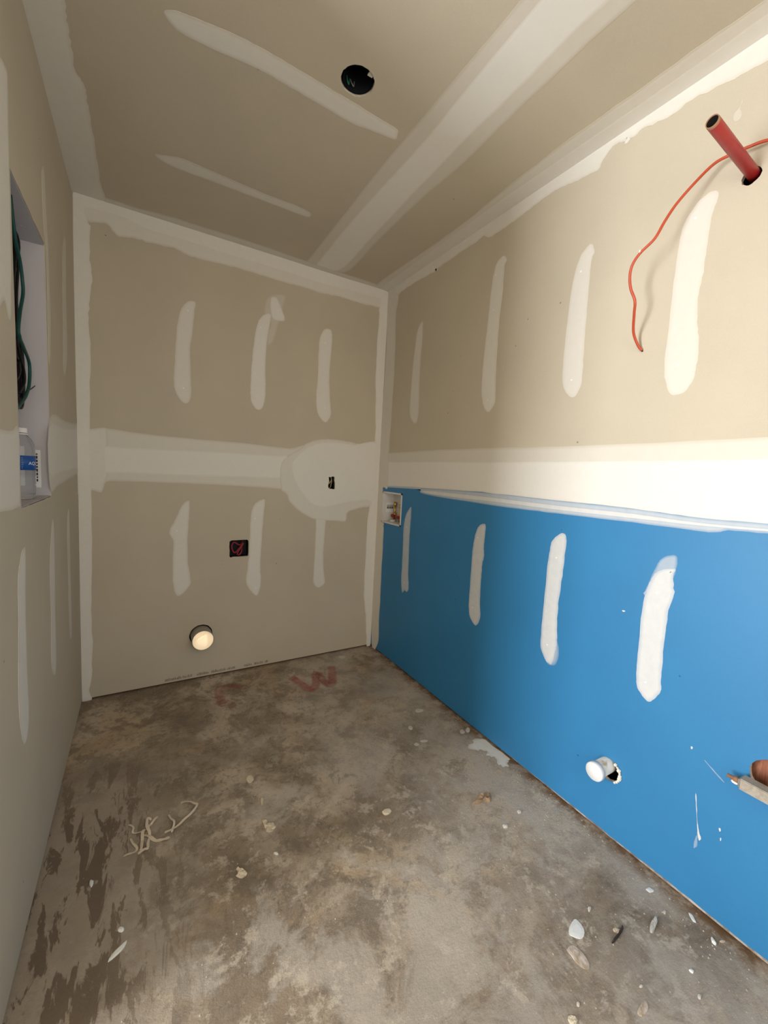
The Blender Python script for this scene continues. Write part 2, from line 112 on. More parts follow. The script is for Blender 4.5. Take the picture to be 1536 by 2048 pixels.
CHIPS = [
  ('white_chip','flat','white',[(1.3271,-1.8665),(1.3341,-1.8749),(1.3298,-1.8954),(1.3127,-1.9067),(1.2963,-1.9051),(1.284,-1.8914),(1.2809,-1.8839),(1.2964,-1.873)],'large white five-sided plaster chip on the concrete near the blue wall'),
  ('tan_chip','flat','pale',[(1.2405,-1.9045),(1.2644,-1.905),(1.2705,-1.9179),(1.2719,-1.9321),(1.2666,-1.9504),(1.2548,-1.9594),(1.2415,-1.9522),(1.2371,-1.9345),(1.2397,-1.9175)],'long dusty pink and tan paper chip just below the large white chip'),
  ('leaf_scrap','flat','pale',[(1.2867,-2.0658),(1.3137,-2.0639),(1.3143,-2.0721),(1.2997,-2.0794),(1.2772,-2.0779),(1.2743,-2.0699)],'striped tan leaf-shaped scrap lying nearest the bottom of the floor'),
  ('plaster_lump','lump','offwhite',[(1.5462,-1.9771),(1.5419,-1.9842),(1.5159,-1.9918),(1.4973,-1.9968),(1.4885,-1.9915),(1.501,-1.9839),(1.5221,-1.9799)],'elongated off-white plaster lump with dark shadow beside the blue wall'),
  ('wood_sliver','lump','dark',[(1.3667,-1.9542),(1.3675,-1.9566),(1.4016,-1.9544),(1.427,-1.9503),(1.4298,-1.9458),(1.399,-1.9515)],'thin dark wood splinter lying between the white chip and plaster lump'),
  ('tan_crumb','lump','pale',[(1.4016,-1.9352),(1.411,-1.9387),(1.4189,-1.9489),(1.4109,-1.9506),(1.4003,-1.9434)],'small tan crumb touching the dark wood splinter'),
  ('torn_scrap','flat','white',[(1.6505,-2.0181),(1.6539,-2.0259),(1.6461,-2.0357),(1.6391,-2.0418),(1.6355,-2.0359),(1.6422,-2.0257)],'torn white paper scrap with pointed tail tucked beside the base of blue wall'),
  ('white_seed_chip','lump','white',[(1.6316,-2.081),(1.6303,-2.0876),(1.6221,-2.0974),(1.6171,-2.0948),(1.6191,-2.087)],'bright white seed-shaped chip near the right end of blue wall base'),
  ('pink_chip','lump','pale',[(1.6413,-2.0971),(1.6512,-2.1002),(1.6552,-2.1055),(1.6444,-2.1027)],'tiny pinkish chip right next to the bright seed-shaped chip'),
  ('square_chip','lump','white',[(1.4857,-2.0877),(1.4924,-2.0889),(1.4951,-2.0959),(1.487,-2.097),(1.4841,-2.0931)],'small squarish white chip in the bottom right floor area'),
  ('oval_chip','flat','white',[(1.6238,-1.9344),(1.6169,-1.933),(1.6099,-1.9304),(1.609,-1.925),(1.6096,-1.9192),(1.6176,-1.92),(1.6253,-1.9204),(1.6273,-1.9261),(1.63,-1.9319)],'small white oval chip halfway along the blue wall base'),
  ('tan_oval_chip','lump','cream',[(1.0562,-1.3055),(1.0488,-1.3117),(1.0366,-1.314),(1.0252,-1.3097),(1.0214,-1.3025),(1.0225,-1.2955),(1.0322,-1.2923),(1.044,-1.2918),(1.0544,-1.2972)],'cream oval chip alone near the middle of the floor'),
  ('paper_sliver','flat','white',[(0.2271,-1.3366),(0.2221,-1.3511),(0.208,-1.3621),(0.1885,-1.3696),(0.197,-1.3532),(0.21,-1.3446)],'long pointed white paper sliver on the dark stained floor at left'),
  ('cream_chip','lump','white',[(0.2205,-1.3053),(0.2186,-1.3079),(0.2149,-1.3088),(0.2094,-1.3053),(0.2054,-1.2997),(0.2067,-1.2959),(0.209,-1.2933),(0.2146,-1.2944),(0.2201,-1.3001)],'small white chip just above the pointed paper sliver'),
  ('thin_oval_chip','lump','white',[(0.1386,-1.1254),(0.137,-1.1309),(0.1341,-1.1342),(0.1313,-1.1282),(0.1284,-1.1219),(0.1289,-1.1134),(0.132,-1.1096),(0.1353,-1.1134),(0.1389,-1.1173)],'small upright white oval chip near the left wall'),
  ('popcorn_lump','crumble','cream',[(0.627,-1.1353),(0.6352,-1.1441),(0.6372,-1.1566),(0.6551,-1.1613),(0.661,-1.178),(0.6516,-1.1899),(0.637,-1.19),(0.6267,-1.177),(0.628,-1.1587)],'knobbly cream plaster crumb right of the tape tangle'),
  ('plaster_crumb','crumble','cream',[(0.5132,-1.2679),(0.5229,-1.2757),(0.531,-1.2907),(0.535,-1.3035),(0.5236,-1.3088),(0.5098,-1.2972),(0.5168,-1.2877)],'knobbly cream plaster crumb on the orange-brown stain mid floor'),
  ('sliver_crumb','lump','cream',[(0.6517,-1.0509),(0.6477,-1.0584),(0.6438,-1.0645),(0.642,-1.0595),(0.642,-1.0513),(0.644,-1.0406),(0.6481,-1.0342),(0.6523,-1.031),(0.6536,-1.039)],'narrow upright cream crumb above the knobbly plaster crumb'),
  ('wall_chip','flat','offwhite',[(1.5521,-0.8269),(1.5374,-0.8345),(1.5218,-0.8345),(1.5088,-0.8294),(1.5053,-0.8191),(1.5125,-0.8099),(1.5248,-0.8028),(1.5383,-0.8077),(1.5474,-0.815)],'white flake nearest the back corner along the blue wall'),
  ('wall_flake','flat','offwhite',[(1.4082,-0.9326),(1.4004,-0.9383),(1.3931,-0.9352),(1.3908,-0.9274),(1.392,-0.9185),(1.3987,-0.9113),(1.4078,-0.9084),(1.4133,-0.915),(1.4125,-0.9243)],'small white flake left of the pair of flakes by blue wall'),
  ('round_flake','flat','offwhite',[(1.6566,-1.0708),(1.6453,-1.0784),(1.6351,-1.0782),(1.6332,-1.0701),(1.6388,-1.0588),(1.6511,-1.051),(1.6622,-1.0479),(1.6661,-1.0535),(1.6639,-1.0618)],'right-hand flake of the pair of round flakes beside blue wall'),
  ('round_flake','flat','offwhite',[(1.6262,-1.0683),(1.6156,-1.0744),(1.6066,-1.0729),(1.5996,-1.0684),(1.6034,-1.0587),(1.6107,-1.0503),(1.6215,-1.0465),(1.6301,-1.0496),(1.6275,-1.059)],'left-hand flake of the pair of round flakes beside blue wall'),
  ('hook_flake','flat','offwhite',[(1.3669,-1.0449),(1.3592,-1.0465),(1.3523,-1.0474),(1.3488,-1.0419),(1.3461,-1.0353),(1.3523,-1.0307),(1.3591,-1.0266),(1.3665,-1.0302),(1.3682,-1.0375)],'little flake in the row below the single white flake'),
  ('hook_flake','flat','offwhite',[(1.4204,-1.039),(1.4149,-1.0437),(1.4019,-1.0425),(1.3914,-1.0373),(1.3871,-1.0311),(1.388,-1.0251),(1.3999,-1.0255),(1.4122,-1.0264),(1.4165,-1.0331)],'thin curved flake just right of another little flake'),
  ('corner_flake','flat','offwhite',[(1.4391,-0.0883),(1.4313,-0.1022),(1.4136,-0.1047),(1.3996,-0.0985),(1.3947,-0.0861),(1.3961,-0.0708),(1.4132,-0.0637),(1.428,-0.0675),(1.4398,-0.0748)],'pale flake on the floor near the back right corner'),
  ('bottom_flake','crumble','cream',[(1.1182,-1.9955),(1.1307,-1.9977),(1.1356,-2.007),(1.1265,-2.0113),(1.1124,-2.0037)],'cream plaster crumb at the very bottom edge of the floor'),
  ('pebble','lump','offwhite',[(1.4873,-1.5362),(1.4823,-1.5364),(1.4771,-1.5345),(1.4767,-1.5288),(1.4808,-1.5234),(1.4872,-1.5226),(1.492,-1.5245),(1.4954,-1.5284),(1.4927,-1.5338)],'pale pebble closest to the crumpled brown tape scrap'),
  ('pebble','lump','offwhite',[(1.3957,-1.5571),(1.3897,-1.5586),(1.3835,-1.5566),(1.3772,-1.5524),(1.3797,-1.5468),(1.3841,-1.5425),(1.3914,-1.5439),(1.3973,-1.5473),(1.399,-1.5528)],'pale double pebble below the crumpled brown tape scrap'),
  ('pebble','lump','offwhite',[(1.398,-1.8734),(1.3928,-1.8749),(1.3868,-1.8758),(1.3849,-1.8731),(1.3888,-1.8698),(1.3928,-1.8667),(1.3986,-1.866),(1.4008,-1.868),(1.4033,-1.8703)],'pale upright pebble above the large white chip'),
  ('pebble','lump','offwhite',[(1.3388,-2.0486),(1.3355,-2.048),(1.3328,-2.0466),(1.3312,-2.0443),(1.334,-2.0431),(1.3369,-2.0424),(1.3398,-2.0436),(1.3418,-2.0454),(1.3421,-2.0478)],'pale pebble above the striped leaf-shaped scrap'),
  ('pebble','lump','offwhite',[(1.4515,-2.1297),(1.4468,-2.1306),(1.4421,-2.1317),(1.4388,-2.13),(1.4387,-2.1273),(1.4419,-2.1251),(1.4465,-2.1239),(1.4505,-2.1249),(1.4526,-2.1269)],'pale pebble at the lower right corner of floor'),
  ('pebble','lump','offwhite',[(1.1676,-1.992),(1.1649,-1.9936),(1.1614,-1.9949),(1.1583,-1.9935),(1.1574,-1.9907),(1.16,-1.9883),(1.1631,-1.9866),(1.1668,-1.9872),(1.1689,-1.9893)],'pale pebble left of the leaf-shaped scrap near the bottom edge'),
  ('pebble','lump','offwhite',[(1.591,-1.9845),(1.5859,-1.9866),(1.5814,-1.9867),(1.5803,-1.9848),(1.5812,-1.9824),(1.5852,-1.9795),(1.59,-1.9794),(1.593,-1.98),(1.5941,-1.9818)],'pale pebble behind the elongated plaster lump'),
  ('tan_flake','flat','cream',[(0.6464,-0.9207),(0.6376,-0.9294),(0.6293,-0.9344),(0.6223,-0.9267),(0.6204,-0.912),(0.6257,-0.8983),(0.6334,-0.8927),(0.6412,-0.8936),(0.6452,-0.9048)],'dull cream flake above the centre of the stained floor'),
  ('white_dash_chip','lump','white',[(0.6406,-1.2828),(0.6371,-1.2821),(0.6336,-1.28),(0.6305,-1.2756),(0.6284,-1.2705),(0.6311,-1.2695),(0.6345,-1.2708),(0.6386,-1.2739),(0.6405,-1.2789)],'small white dash-like chip between two knobbly crumbs'),
]
CRUMPLE = [(1.3876,-1.4093),(1.4063,-1.3993),(1.4146,-1.4134),(1.4316,-1.4089),(1.4497,-1.4098),(1.4385,-1.4321),(1.4189,-1.4444),(1.4103,-1.4337),(1.3979,-1.4305),(1.3755,-1.4316),(1.3442,-1.4233),(1.3693,-1.4253),(1.3979,-1.4274),(1.3938,-1.4157)]
PAINT_W = [(1.0296,-0.199),(1.0599,-0.2974),(1.0838,-0.3882),(1.1401,-0.323),(1.1849,-0.2069),(1.1876,-0.3151),(1.2027,-0.3931),(1.2447,-0.3233),(1.3005,-0.1791)]
PAINT_C = [(0.7516,-0.1991),(0.7077,-0.1617),(0.6336,-0.1548),(0.6244,-0.2149),(0.6215,-0.2947),(0.6338,-0.3345),(0.6739,-0.3196)]
DOTS_R = [(-0.3774,0.9159),(-0.3889,0.5658),(-1.0012,0.9539),(-1.0018,0.6019),(-1.4445,0.9463),(-1.4407,0.5862),(-1.8179,0.9116),(-1.8162,0.6102),(-1.8008,2.0445),(-1.801,1.6194),(-1.4331,2.0305),(-1.4372,1.6346),(-0.9896,2.1803),(-0.9899,2.0258),(-0.998,1.6127)]
DOTS_B = [(0.4791,2.0334),(0.4593,1.6346),(0.8553,2.0299),(1.2474,2.0243),(1.2637,1.6283),(0.4307,0.8711),(0.846,0.9337),(0.8589,0.5077)]
HOLE_OUTLET = [(0.7041,0.7997),(0.7132,0.8062),(0.7436,0.8067),(0.7767,0.8077),(0.8024,0.8073),(0.8103,0.8011),(0.8124,0.7822),(0.8119,0.7527),(0.8129,0.7291),(0.8099,0.708),(0.7785,0.7075),(0.7497,0.7069),(0.7266,0.7084),(0.7104,0.7041),(0.7043,0.7144),(0.7049,0.7467),(0.7029,0.7698)]
HOLE_SWITCH = [(1.3052,1.1985),(1.3229,1.1971),(1.3318,1.2017),(1.3433,1.2016),(1.3487,1.1949),(1.3466,1.179),(1.3513,1.1643),(1.3527,1.1442),(1.3526,1.1208),(1.34,1.1183),(1.3284,1.1223),(1.3194,1.1184),(1.3078,1.125),(1.3038,1.1396),(1.3054,1.1554),(1.3099,1.1693),(1.3075,1.186)]
CABLE = [(1.6583,-2.0154,2.1236),(1.6583,-1.9592,2.1502),(1.6547,-1.9224,2.1557),(1.6511,-1.8776,2.158),(1.6367,-1.8487,2.1454),(1.6151,-1.8143,2.1042),(1.5971,-1.7839,2.0602),(1.5827,-1.7653,2.0179),(1.5719,-1.7483,1.975),(1.5647,-1.715,1.9469),(1.5611,-1.697,1.9203),(1.5647,-1.6897,1.891),(1.5719,-1.6919,1.8546),(1.5827,-1.7032,1.8159),(1.6007,-1.6949,1.7846),(1.6367,-1.6783,1.7406),(1.6619,-1.6822,1.7048),(1.6749,-1.6898,1.6877)]
RED_PIPE = [(1.6799,-1.9281,2.0959),(-0.02,0.04),0.26]
GREEN = [(-0.022,-0.948,1.8258),(-0.022,-0.9446,1.8134),(-0.022,-0.9017,1.7781),(-0.022,-0.88,1.7315),(-0.022,-0.8788,1.698),(-0.022,-0.921,1.635),(-0.022,-0.9454,1.5739),(-0.022,-0.8933,1.5487),(-0.022,-0.8277,1.5157),(-0.022,-0.8361,1.4545),(-0.022,-0.8884,1.4111),(-0.022,-0.9611,1.3775),(-0.022,-1.0107,1.3578)]
BLACK = [(-0.055,-0.8013,1.935),(-0.055,-0.774,1.8922),(-0.055,-0.7659,1.8247),(-0.055,-0.773,1.7071),(-0.055,-0.7719,1.6492),(-0.055,-0.776,1.5748),(-0.055,-0.751,1.5354),(-0.055,-0.712,1.4818),(-0.055,-0.7125,1.4418),(-0.055,-0.7812,1.4023)]
ZIP = [(-0.06,-0.775,1.428),(-0.055,-0.745,1.437),(-0.042,-0.722,1.45),(-0.031,-0.703,1.468)]
KNOCK = [(-0.03,-0.914,1.896),(-0.03,-0.8613,1.9347),(-0.03,-0.8445,1.9363),(-0.03,-0.8984,1.8971)]

# ------------------------------------------------------------------ materials
def new_mat(name, color=(.5, .5, .5), rough=.8, metal=0.0, spec=.3, **kw):
    m = bpy.data.materials.new(name); m.use_nodes = True
    b = m.node_tree.nodes['Principled BSDF']
    b.inputs['Base Color'].default_value = (*color, 1)
    b.inputs['Roughness'].default_value = rough
    b.inputs['Metallic'].default_value = metal
    b.inputs['Specular IOR Level'].default_value = spec
    for k, v in kw.items():
        b.inputs[k].default_value = v
    return m
def N(m, t, **props):
    n = m.node_tree.nodes.new(t)
    for k, v in props.items():
        setattr(n, k, v)
    return n
def LK(m, a, b): m.node_tree.links.new(a, b)
def coords(m, scale=(1, 1, 1)):
    tc = N(m, 'ShaderNodeTexCoord'); mp = N(m, 'ShaderNodeMapping')
    mp.inputs['Scale'].default_value = scale
    LK(m, tc.outputs['Object'], mp.inputs['Vector']); return mp.outputs['Vector']
def noise_node(m, vec, scale, detail=6, rough=.6, dist=0.0):
    n = N(m, 'ShaderNodeTexNoise'); n.inputs['Scale'].default_value = scale
    n.inputs['Detail'].default_value = detail; n.inputs['Roughness'].default_value = rough
    n.inputs['Distortion'].default_value = dist
    LK(m, vec, n.inputs['Vector']); return n.outputs['Fac']
def ramp(m, fac, stops):
    r = N(m, 'ShaderNodeValToRGB'); e = r.color_ramp.elements
    while len(e) < len(stops): e.new(.5)
    for i, (p, c) in enumerate(stops):
        e[i].position = p; e[i].color = (*c, 1) if len(c) == 3 else c
    LK(m, fac, r.inputs['Fac']); return r.outputs['Color']
def mix(m, fac, a, b, blend='MIX'):
    n = N(m, 'ShaderNodeMix', data_type='RGBA', blend_type=blend)
    for s, v in ((n.inputs[0], fac), (n.inputs[6], a), (n.inputs[7], b)):
        if hasattr(v, 'is_linked') or isinstance(v, bpy.types.NodeSocket): LK(m, v, s)
        elif isinstance(v, (int, float)): s.default_value = v
        else: s.default_value = (*v, 1)
    return n.outputs[2]
def bump(m, hgt, strength=.3, dist=.002):
    b = N(m, 'ShaderNodeBump'); b.inputs['Strength'].default_value = strength; b.inputs['Distance'].default_value = dist
    LK(m, hgt, b.inputs['Height']); LK(m, b.outputs['Normal'], m.node_tree.nodes['Principled BSDF'].inputs['Normal'])
def base(m, col): LK(m, col, m.node_tree.nodes['Principled BSDF'].inputs['Base Color'])

BOARD = (.56, .50, .395)
BLUE = (.028, .20, .435)
MUD = (.80, .775, .725)
GREY_FLOOR = (.29, .235, .175)

def board_mat(name, col, rough=.85, spec=.2):
    m = new_mat(name, col, rough, spec=spec)
    v = coords(m)
    n1 = noise_node(m, v, 2.2, 5, .55)
    n2 = noise_node(m, v, 260, 3, .7)
    c = mix(m, ramp(m, n1, [(.3, (.90,)*3), (.7, (1.07,)*3)]), (0, 0, 0), col) if False else None
    a = ramp(m, n1, [(.3, tuple(x*.94 for x in col)), (.72, tuple(x*1.05 for x in col))])
    a = mix(m, ramp(m, n2, [(.35, (0,)*3), (.75, (.35,)*3)]), a, tuple(min(1, x*1.12) for x in col))
    # stray screw scuffs and specks
    vo = N(m, 'ShaderNodeTexVoronoi'); vo.inputs['Scale'].default_value = 7.0
    LK(m, v, vo.inputs['Vector'])
    sp = ramp(m, vo.outputs['Distance'], [(.018, (.75,)*3), (.03, (0,)*3)])
    a = mix(m, sp, a, tuple(x*.35 for x in col))
    base(m, a); bump(m, n2, .12, .001)
    return m
M_BOARD = board_mat('drywall_paper', BOARD)
M_BLUE = board_mat('blue_drywall_paper', BLUE, .48, .45)
def mud_mat(name, under):
    m = new_mat(name, MUD, .8, spec=.2)
    at = N(m, 'ShaderNodeAttribute', attribute_name='cover')
    v = coords(m)
    n1 = noise_node(m, v, 38, 5, .65); n2 = noise_node(m, v, 300, 2, .6)
    k = N(m, 'ShaderNodeMath', operation='MULTIPLY_ADD')
    LK(m, n1, k.inputs[0]); k.inputs[1].default_value = .28; k.inputs[2].default_value = .86
    q = N(m, 'ShaderNodeMath', operation='MULTIPLY'); q.use_clamp = True
    LK(m, at.outputs['Fac'], q.inputs[0]); LK(m, k.outputs[0], q.inputs[1])
    base(m, mix(m, q.outputs[0], under, MUD)); bump(m, n2, .1, .001)
    return m
M_MUD = {'B': mud_mat('joint_compound', BOARD)}
M_MUD['C'] = M_MUD['L'] = M_MUD['R'] = M_MUD['B']
M_MUD_BLUE = mud_mat('joint_compound_on_blue', BLUE)
M_MUD_FLOOR = mud_mat('plaster_on_concrete', (.30, .25, .19))
M_RAW = board_mat('next_room_drywall', (.66, .62, .55))
M_MUD_TAN = new_mat('torn_board_paper', (.42, .35, .29), .9)
base(M_MUD_TAN, ramp(M_MUD_TAN, noise_node(M_MUD_TAN, coords(M_MUD_TAN), 22, 6, .7), [(.38, (.20, .14, .10)), (.60, (.50, .44, .38))]))
M_GYPSUM = new_mat('gypsum_edge', (.62, .56, .47), .9)
M_SILL = new_mat('sill_plate', (.13, .045, .018), .85)
M_STUD = new_mat('stud_wood', (.36, .17, .09), .8)
base(M_STUD, ramp(M_STUD, noise_node(M_STUD, coords(M_STUD, (60, 60, 9)), 1.0, 6, .6, .4), [(.35, (.20, .055, .03)), (.6, (.46, .20, .12))]))
M_DARK = new_mat('cavity_dark', (.02, .017, .014), .95)
M_SHEATH = new_mat('cavity_back', (.05, .04, .03), .95)

# concrete slab: grey-brown dust, dark damp scrapes, orange stains
def concrete():
    m = new_mat('concrete', GREY_FLOOR, .85, spec=.25)
    v = coords(m)
    def fac(scale, det, rgh, dist, lo, hi, amt, vec=None):
        return ramp(m, noise_node(m, vec or v, scale, det, rgh, dist), [(lo, (0,)*3), (hi, (amt,)*3)])
    a = ramp(m, noise_node(m, v, 2.4, 12, .66, .4), [(.32, (.20, .155, .112)), (.47, (.31, .245, .178)), (.58, (.50, .415, .32)), (.72, (.62, .54, .44))])
    a = mix(m, fac(1.7, 10, .68, .8, .53, .62, .55), a, (.54, .40, .25))            # clay stains
    a = mix(m, fac(8.0, 12, .74, .3, .505, .56, .62), a, (.19, .155, .118))         # damp blotches
    a = mix(m, fac(36.0, 8, .75, .2, .53, .60, .5), a, (.16, .13, .10))
    a = mix(m, fac(70.0, 5, .7, 0, .60, .68, .45), a, (.56, .50, .42))
    tc = N(m, 'ShaderNodeTexCoord'); sep = N(m, 'ShaderNodeSeparateXYZ'); LK(m, tc.outputs['Object'], sep.inputs[0])
    def band(sock, lo, hi):
        r = N(m, 'ShaderNodeMapRange'); LK(m, sock, r.inputs['Value'])
        r.inputs['From Min'].default_value = lo; r.inputs['From Max'].default_value = hi; return r.outputs[0]
    def mul(p, q):
        r = N(m, 'ShaderNodeMath', operation='MULTIPLY'); LK(m, p, r.inputs[0]); LK(m, q, r.inputs[1]); return r.outputs[0]
    front = band(sep.outputs['Y'], -.35, -1.25)
    a = mix(m, mul(front, fac(3.6, 12, .70, .5, .50, .58, .65)), a, (.50, .45, .39))      # grey cement film
    a = mix(m, mul(front, fac(11.0, 12, .76, .2, .54, .60, .6)), a, (.64, .56, .46))      # dried slurry
    # spilt slurry dried in runs along the left side, bare dark slab showing between
    side = mul(band(sep.outputs['X'], .46, .16), band(sep.outputs['Y'], -.45, -.85))
    a = mix(m, mul(side, fac(1.0, 3, .5, 0, .2, .4, .8)), a, (.37, .315, .26))
    st = ramp(m, noise_node(m, coords(m, (24, 6.0, 1)), 1.0, 12, .64, .5), [(.515, (0,)*3), (.545, (.8,)*3)])
    a = mix(m, mul(side, st), a, (.135, .098, .066))
    # dust thickens towards the right wall
    a = mix(m, mul(band(sep.outputs['X'], .8, 1.5), fac(5.0, 10, .65, .3, .38, .60, .75)), a, (.47, .415, .36))
    # dirt line along the foot of the right wall
    a = mix(m, mul(band(sep.outputs['X'], W-.06, W-.010), fac(18.0, 8, .7, 0, .38, .55, .9)), a, (.17, .10, .05))
    n2 = noise_node(m, v, 130, 6, .75)
    base(m, a)
    mixh = N(m, 'ShaderNodeMath', operation='ADD'); LK(m, n2, mixh.inputs[0]); LK(m, noise_node(m, v, 28, 9, .68), mixh.inputs[1])
    bump(m, mixh.outputs[0], .55, .005)
    return m
M_CONC = concrete()

# ------------------------------------------------------------------ mesh helpers
def link(name, me, mats, parent=None, origin=None):
    """links one mesh object; vertices are given in world space"""
    o = bpy.data.objects.new(name, me)
    for mm in (mats if isinstance(mats, (list, tuple)) else [mats]):
        me.materials.append(mm)
    COL.objects.link(o)
    if parent is not None:
        base_ = parent
        off = Vector((0, 0, 0))
        while base_ is not None:
            off += Vector(base_.location); base_ = base_.parent
        me.transform(Matrix.Translation(-off)); o.parent = parent
    elif origin is not None:
        me.transform(Matrix.Translation(-Vector(origin))); o.location = origin
    return o
def from_bm(name, bm, mats, parent=None, origin=None, smooth=False):
    bmesh.ops.recalc_face_normals(bm, faces=bm.faces[:])
    me = bpy.data.meshes.new(name); bm.to_mesh(me); bm.free()
    if smooth:
        for p in me.polygons: p.use_smooth = True
    return link(name, me, mats, parent, origin)
def tag(o, label=None, cat=None, group=None, kind=None):
    if label: o['label'] = label
    if cat: o['category'] = cat
    if group: o['group'] = group
    if kind: o['kind'] = kind
    return o
def thing(name, loc, label, cat, group=None):
    o = bpy.data.objects.new(name, None); COL.objects.link(o); o.location = loc
    o.empty_display_size = .05
    return tag(o, label, cat, group)

PL = {'B': lambda u, v, h: Vector((u, -h, v)), 'R': lambda u, v, h: Vector((W-h, u, v)),
      'L': lambda u, v, h: Vector((h, u, v)), 'C': lambda u, v, h: Vector((u, v, H-h)), 'F': lambda u, v, h: Vector((u, v, h))}
BND = {'B': (0, W, 0, H), 'R': (-3.38, 0, 0, H), 'L': (-1.5, 0, 0, H), 'C': (0, W, -3.38, 0), 'F': (0, W, -3.38, 0)}

def sheet(name, pl, outer, holes, t, mats, parent=None, h0=0.0):
    """a board with cut-outs: front at h0, thickness t behind it"""
    loops = [outer]+list(holes)
    flat = [p for l in loops for p in l]
    tris = tessellate_polygon([[Vector((a, b, 0)) for a, b in l] for l in loops])
    bm = bmesh.new()
    f = [bm.verts.new(PL[pl](a, b, h0)) for a, b in flat]
    k = [bm.verts.new(PL[pl](a, b, h0-t)) for a, b in flat]
    for tr in tris:
        for vs in (f, k):
            try: bm.faces.new([vs[i] for i in tr]).material_index = 0
            except ValueError: pass
    s = 0
    for l in loops:
        n = len(l)
        for i in range(n):
            a, b = s+i, s+(i+1) % n
            try: bm.faces.new((f[a], f[b], k[b], k[a])).material_index = len(mats)-1 if isinstance(mats, (list, tuple)) else 0
            except ValueError: pass
        s += n
    return from_bm(name, bm, mats, parent)
def rect(a, b, c, d): return [(a, b), (c, b), (c, d), (a, d)]
def circ(u, v, r, n=28, jit=0.0):
    return [(u+r*(1+R_.uniform(-jit, jit))*math.cos(2*math.pi*i/n), v+r*(1+R_.uniform(-jit, jit))*math.sin(2*math.pi*i/n)) for i in range(n)]
def smooth_loop(pts, sub=4, closed=True):
    n = len(pts); out = []
    for i in range(n if closed else n-1):
        g = lambda j: Vector(pts[j % n] if closed else pts[max(0, min(n-1, j))])
        p0, p1, p2, p3 = g(i-1), g(i), g(i+1), g(i+2)
        for s in range(sub):
            t = s/sub
            q = .5*((2*p1)+(p2-p0)*t+(2*p0-5*p1+4*p2-p3)*t*t+(3*p1-p0-3*p2+p3)*t**3)
            out.append(tuple(q))
    if not closed: out.append(tuple(pts[-1]))
    return out
def box_bm(bm, lo, hi, mi=0):
    vs = [bm.verts.new((x, y, z)) for z in (lo[2], hi[2]) for y in (lo[1], hi[1]) for x in (lo[0], hi[0])]
    for q in ((0, 1, 3, 2), (4, 6, 7, 5), (0, 4, 5, 1), (2, 3, 7, 6), (0, 2, 6, 4), (1, 5, 7, 3)):
        bm.faces.new([vs[i] for i in q]).material_index = mi
    return vs
def box(name, lo, hi, mats, parent=None, origin=None, bevel=0.0):
    bm = bmesh.new(); box_bm(bm, lo, hi)
    if bevel: bmesh.ops.bevel(bm, geom=bm.edges[:], offset=bevel, segments=2, affect='EDGES')
    return from_bm(name, bm, mats, parent, origin)
def lathe_bm(bm, prof, center, axis=(0, 0, 1), n=32, cap0=True, cap1=True):
    """revolve (radius, distance) about axis through center"""
    ax = Vector(axis).normalized(); t = Vector((1, 0, 0)) if abs(ax.x) < .9 else Vector((0, 1, 0))
    e1 = ax.cross(t).normalized(); e2 = ax.cross(e1)
    rings = [[bm.verts.new(Vector(center)+ax*d+(e1*math.cos(2*math.pi*i/n)+e2*math.sin(2*math.pi*i/n))*r) for i in range(n)] for r, d in prof]
    for a, b in zip(rings, rings[1:]):
        for i in range(n): bm.faces.new((a[i], a[(i+1) % n], b[(i+1) % n], b[i]))
    if cap0: bm.faces.new(rings[0])
    if cap1: bm.faces.new(rings[-1])
def lathe(name, prof, center, axis, mats, parent=None, origin=None, n=32, cap0=True, cap1=True):
    bm = bmesh.new(); lathe_bm(bm, prof, center, axis, n, cap0, cap1)
    o = from_bm(name, bm, mats, parent, origin)
    for p in o.data.polygons: p.use_smooth = len(p.vertices) == 4
    return o
def tube_bm(bm, pts, r, n=10, sub=5):
    P = [Vector(p) for p in smooth_loop(pts, sub, False)] if sub > 1 else [Vector(p) for p in pts]
    rings = []; up = Vector((0, .3, 1)).normalized()
    for i, p in enumerate(P):
        t = (P[min(i+1, len(P)-1)]-P[max(i-1, 0)]).normalized()
        e1 = up-t*up.dot(t); e1 = e1.normalized() if e1.length > 1e-4 else t.orthogonal().normalized(); up = e1
        e2 = t.cross(e1)
        rr = r(i/(len(P)-1)) if callable(r) else r
        rings.append([bm.verts.new(p+(e1*math.cos(2*math.pi*k/n)+e2*math.sin(2*math.pi*k/n))*rr) for k in range(n)])
    for a, b in zip(rings, rings[1:]):
        for k in range(n): bm.faces.new((a[k], a[(k+1) % n], b[(k+1) % n], b[k]))
    bm.faces.new(rings[0]); bm.faces.new(rings[-1])
def tube(name, pts, r, mats, parent=None, origin=None, n=10, sub=5):
    bm = bmesh.new(); tube_bm(bm, pts, r, n, sub); return from_bm(name, bm, mats, parent, origin, True)

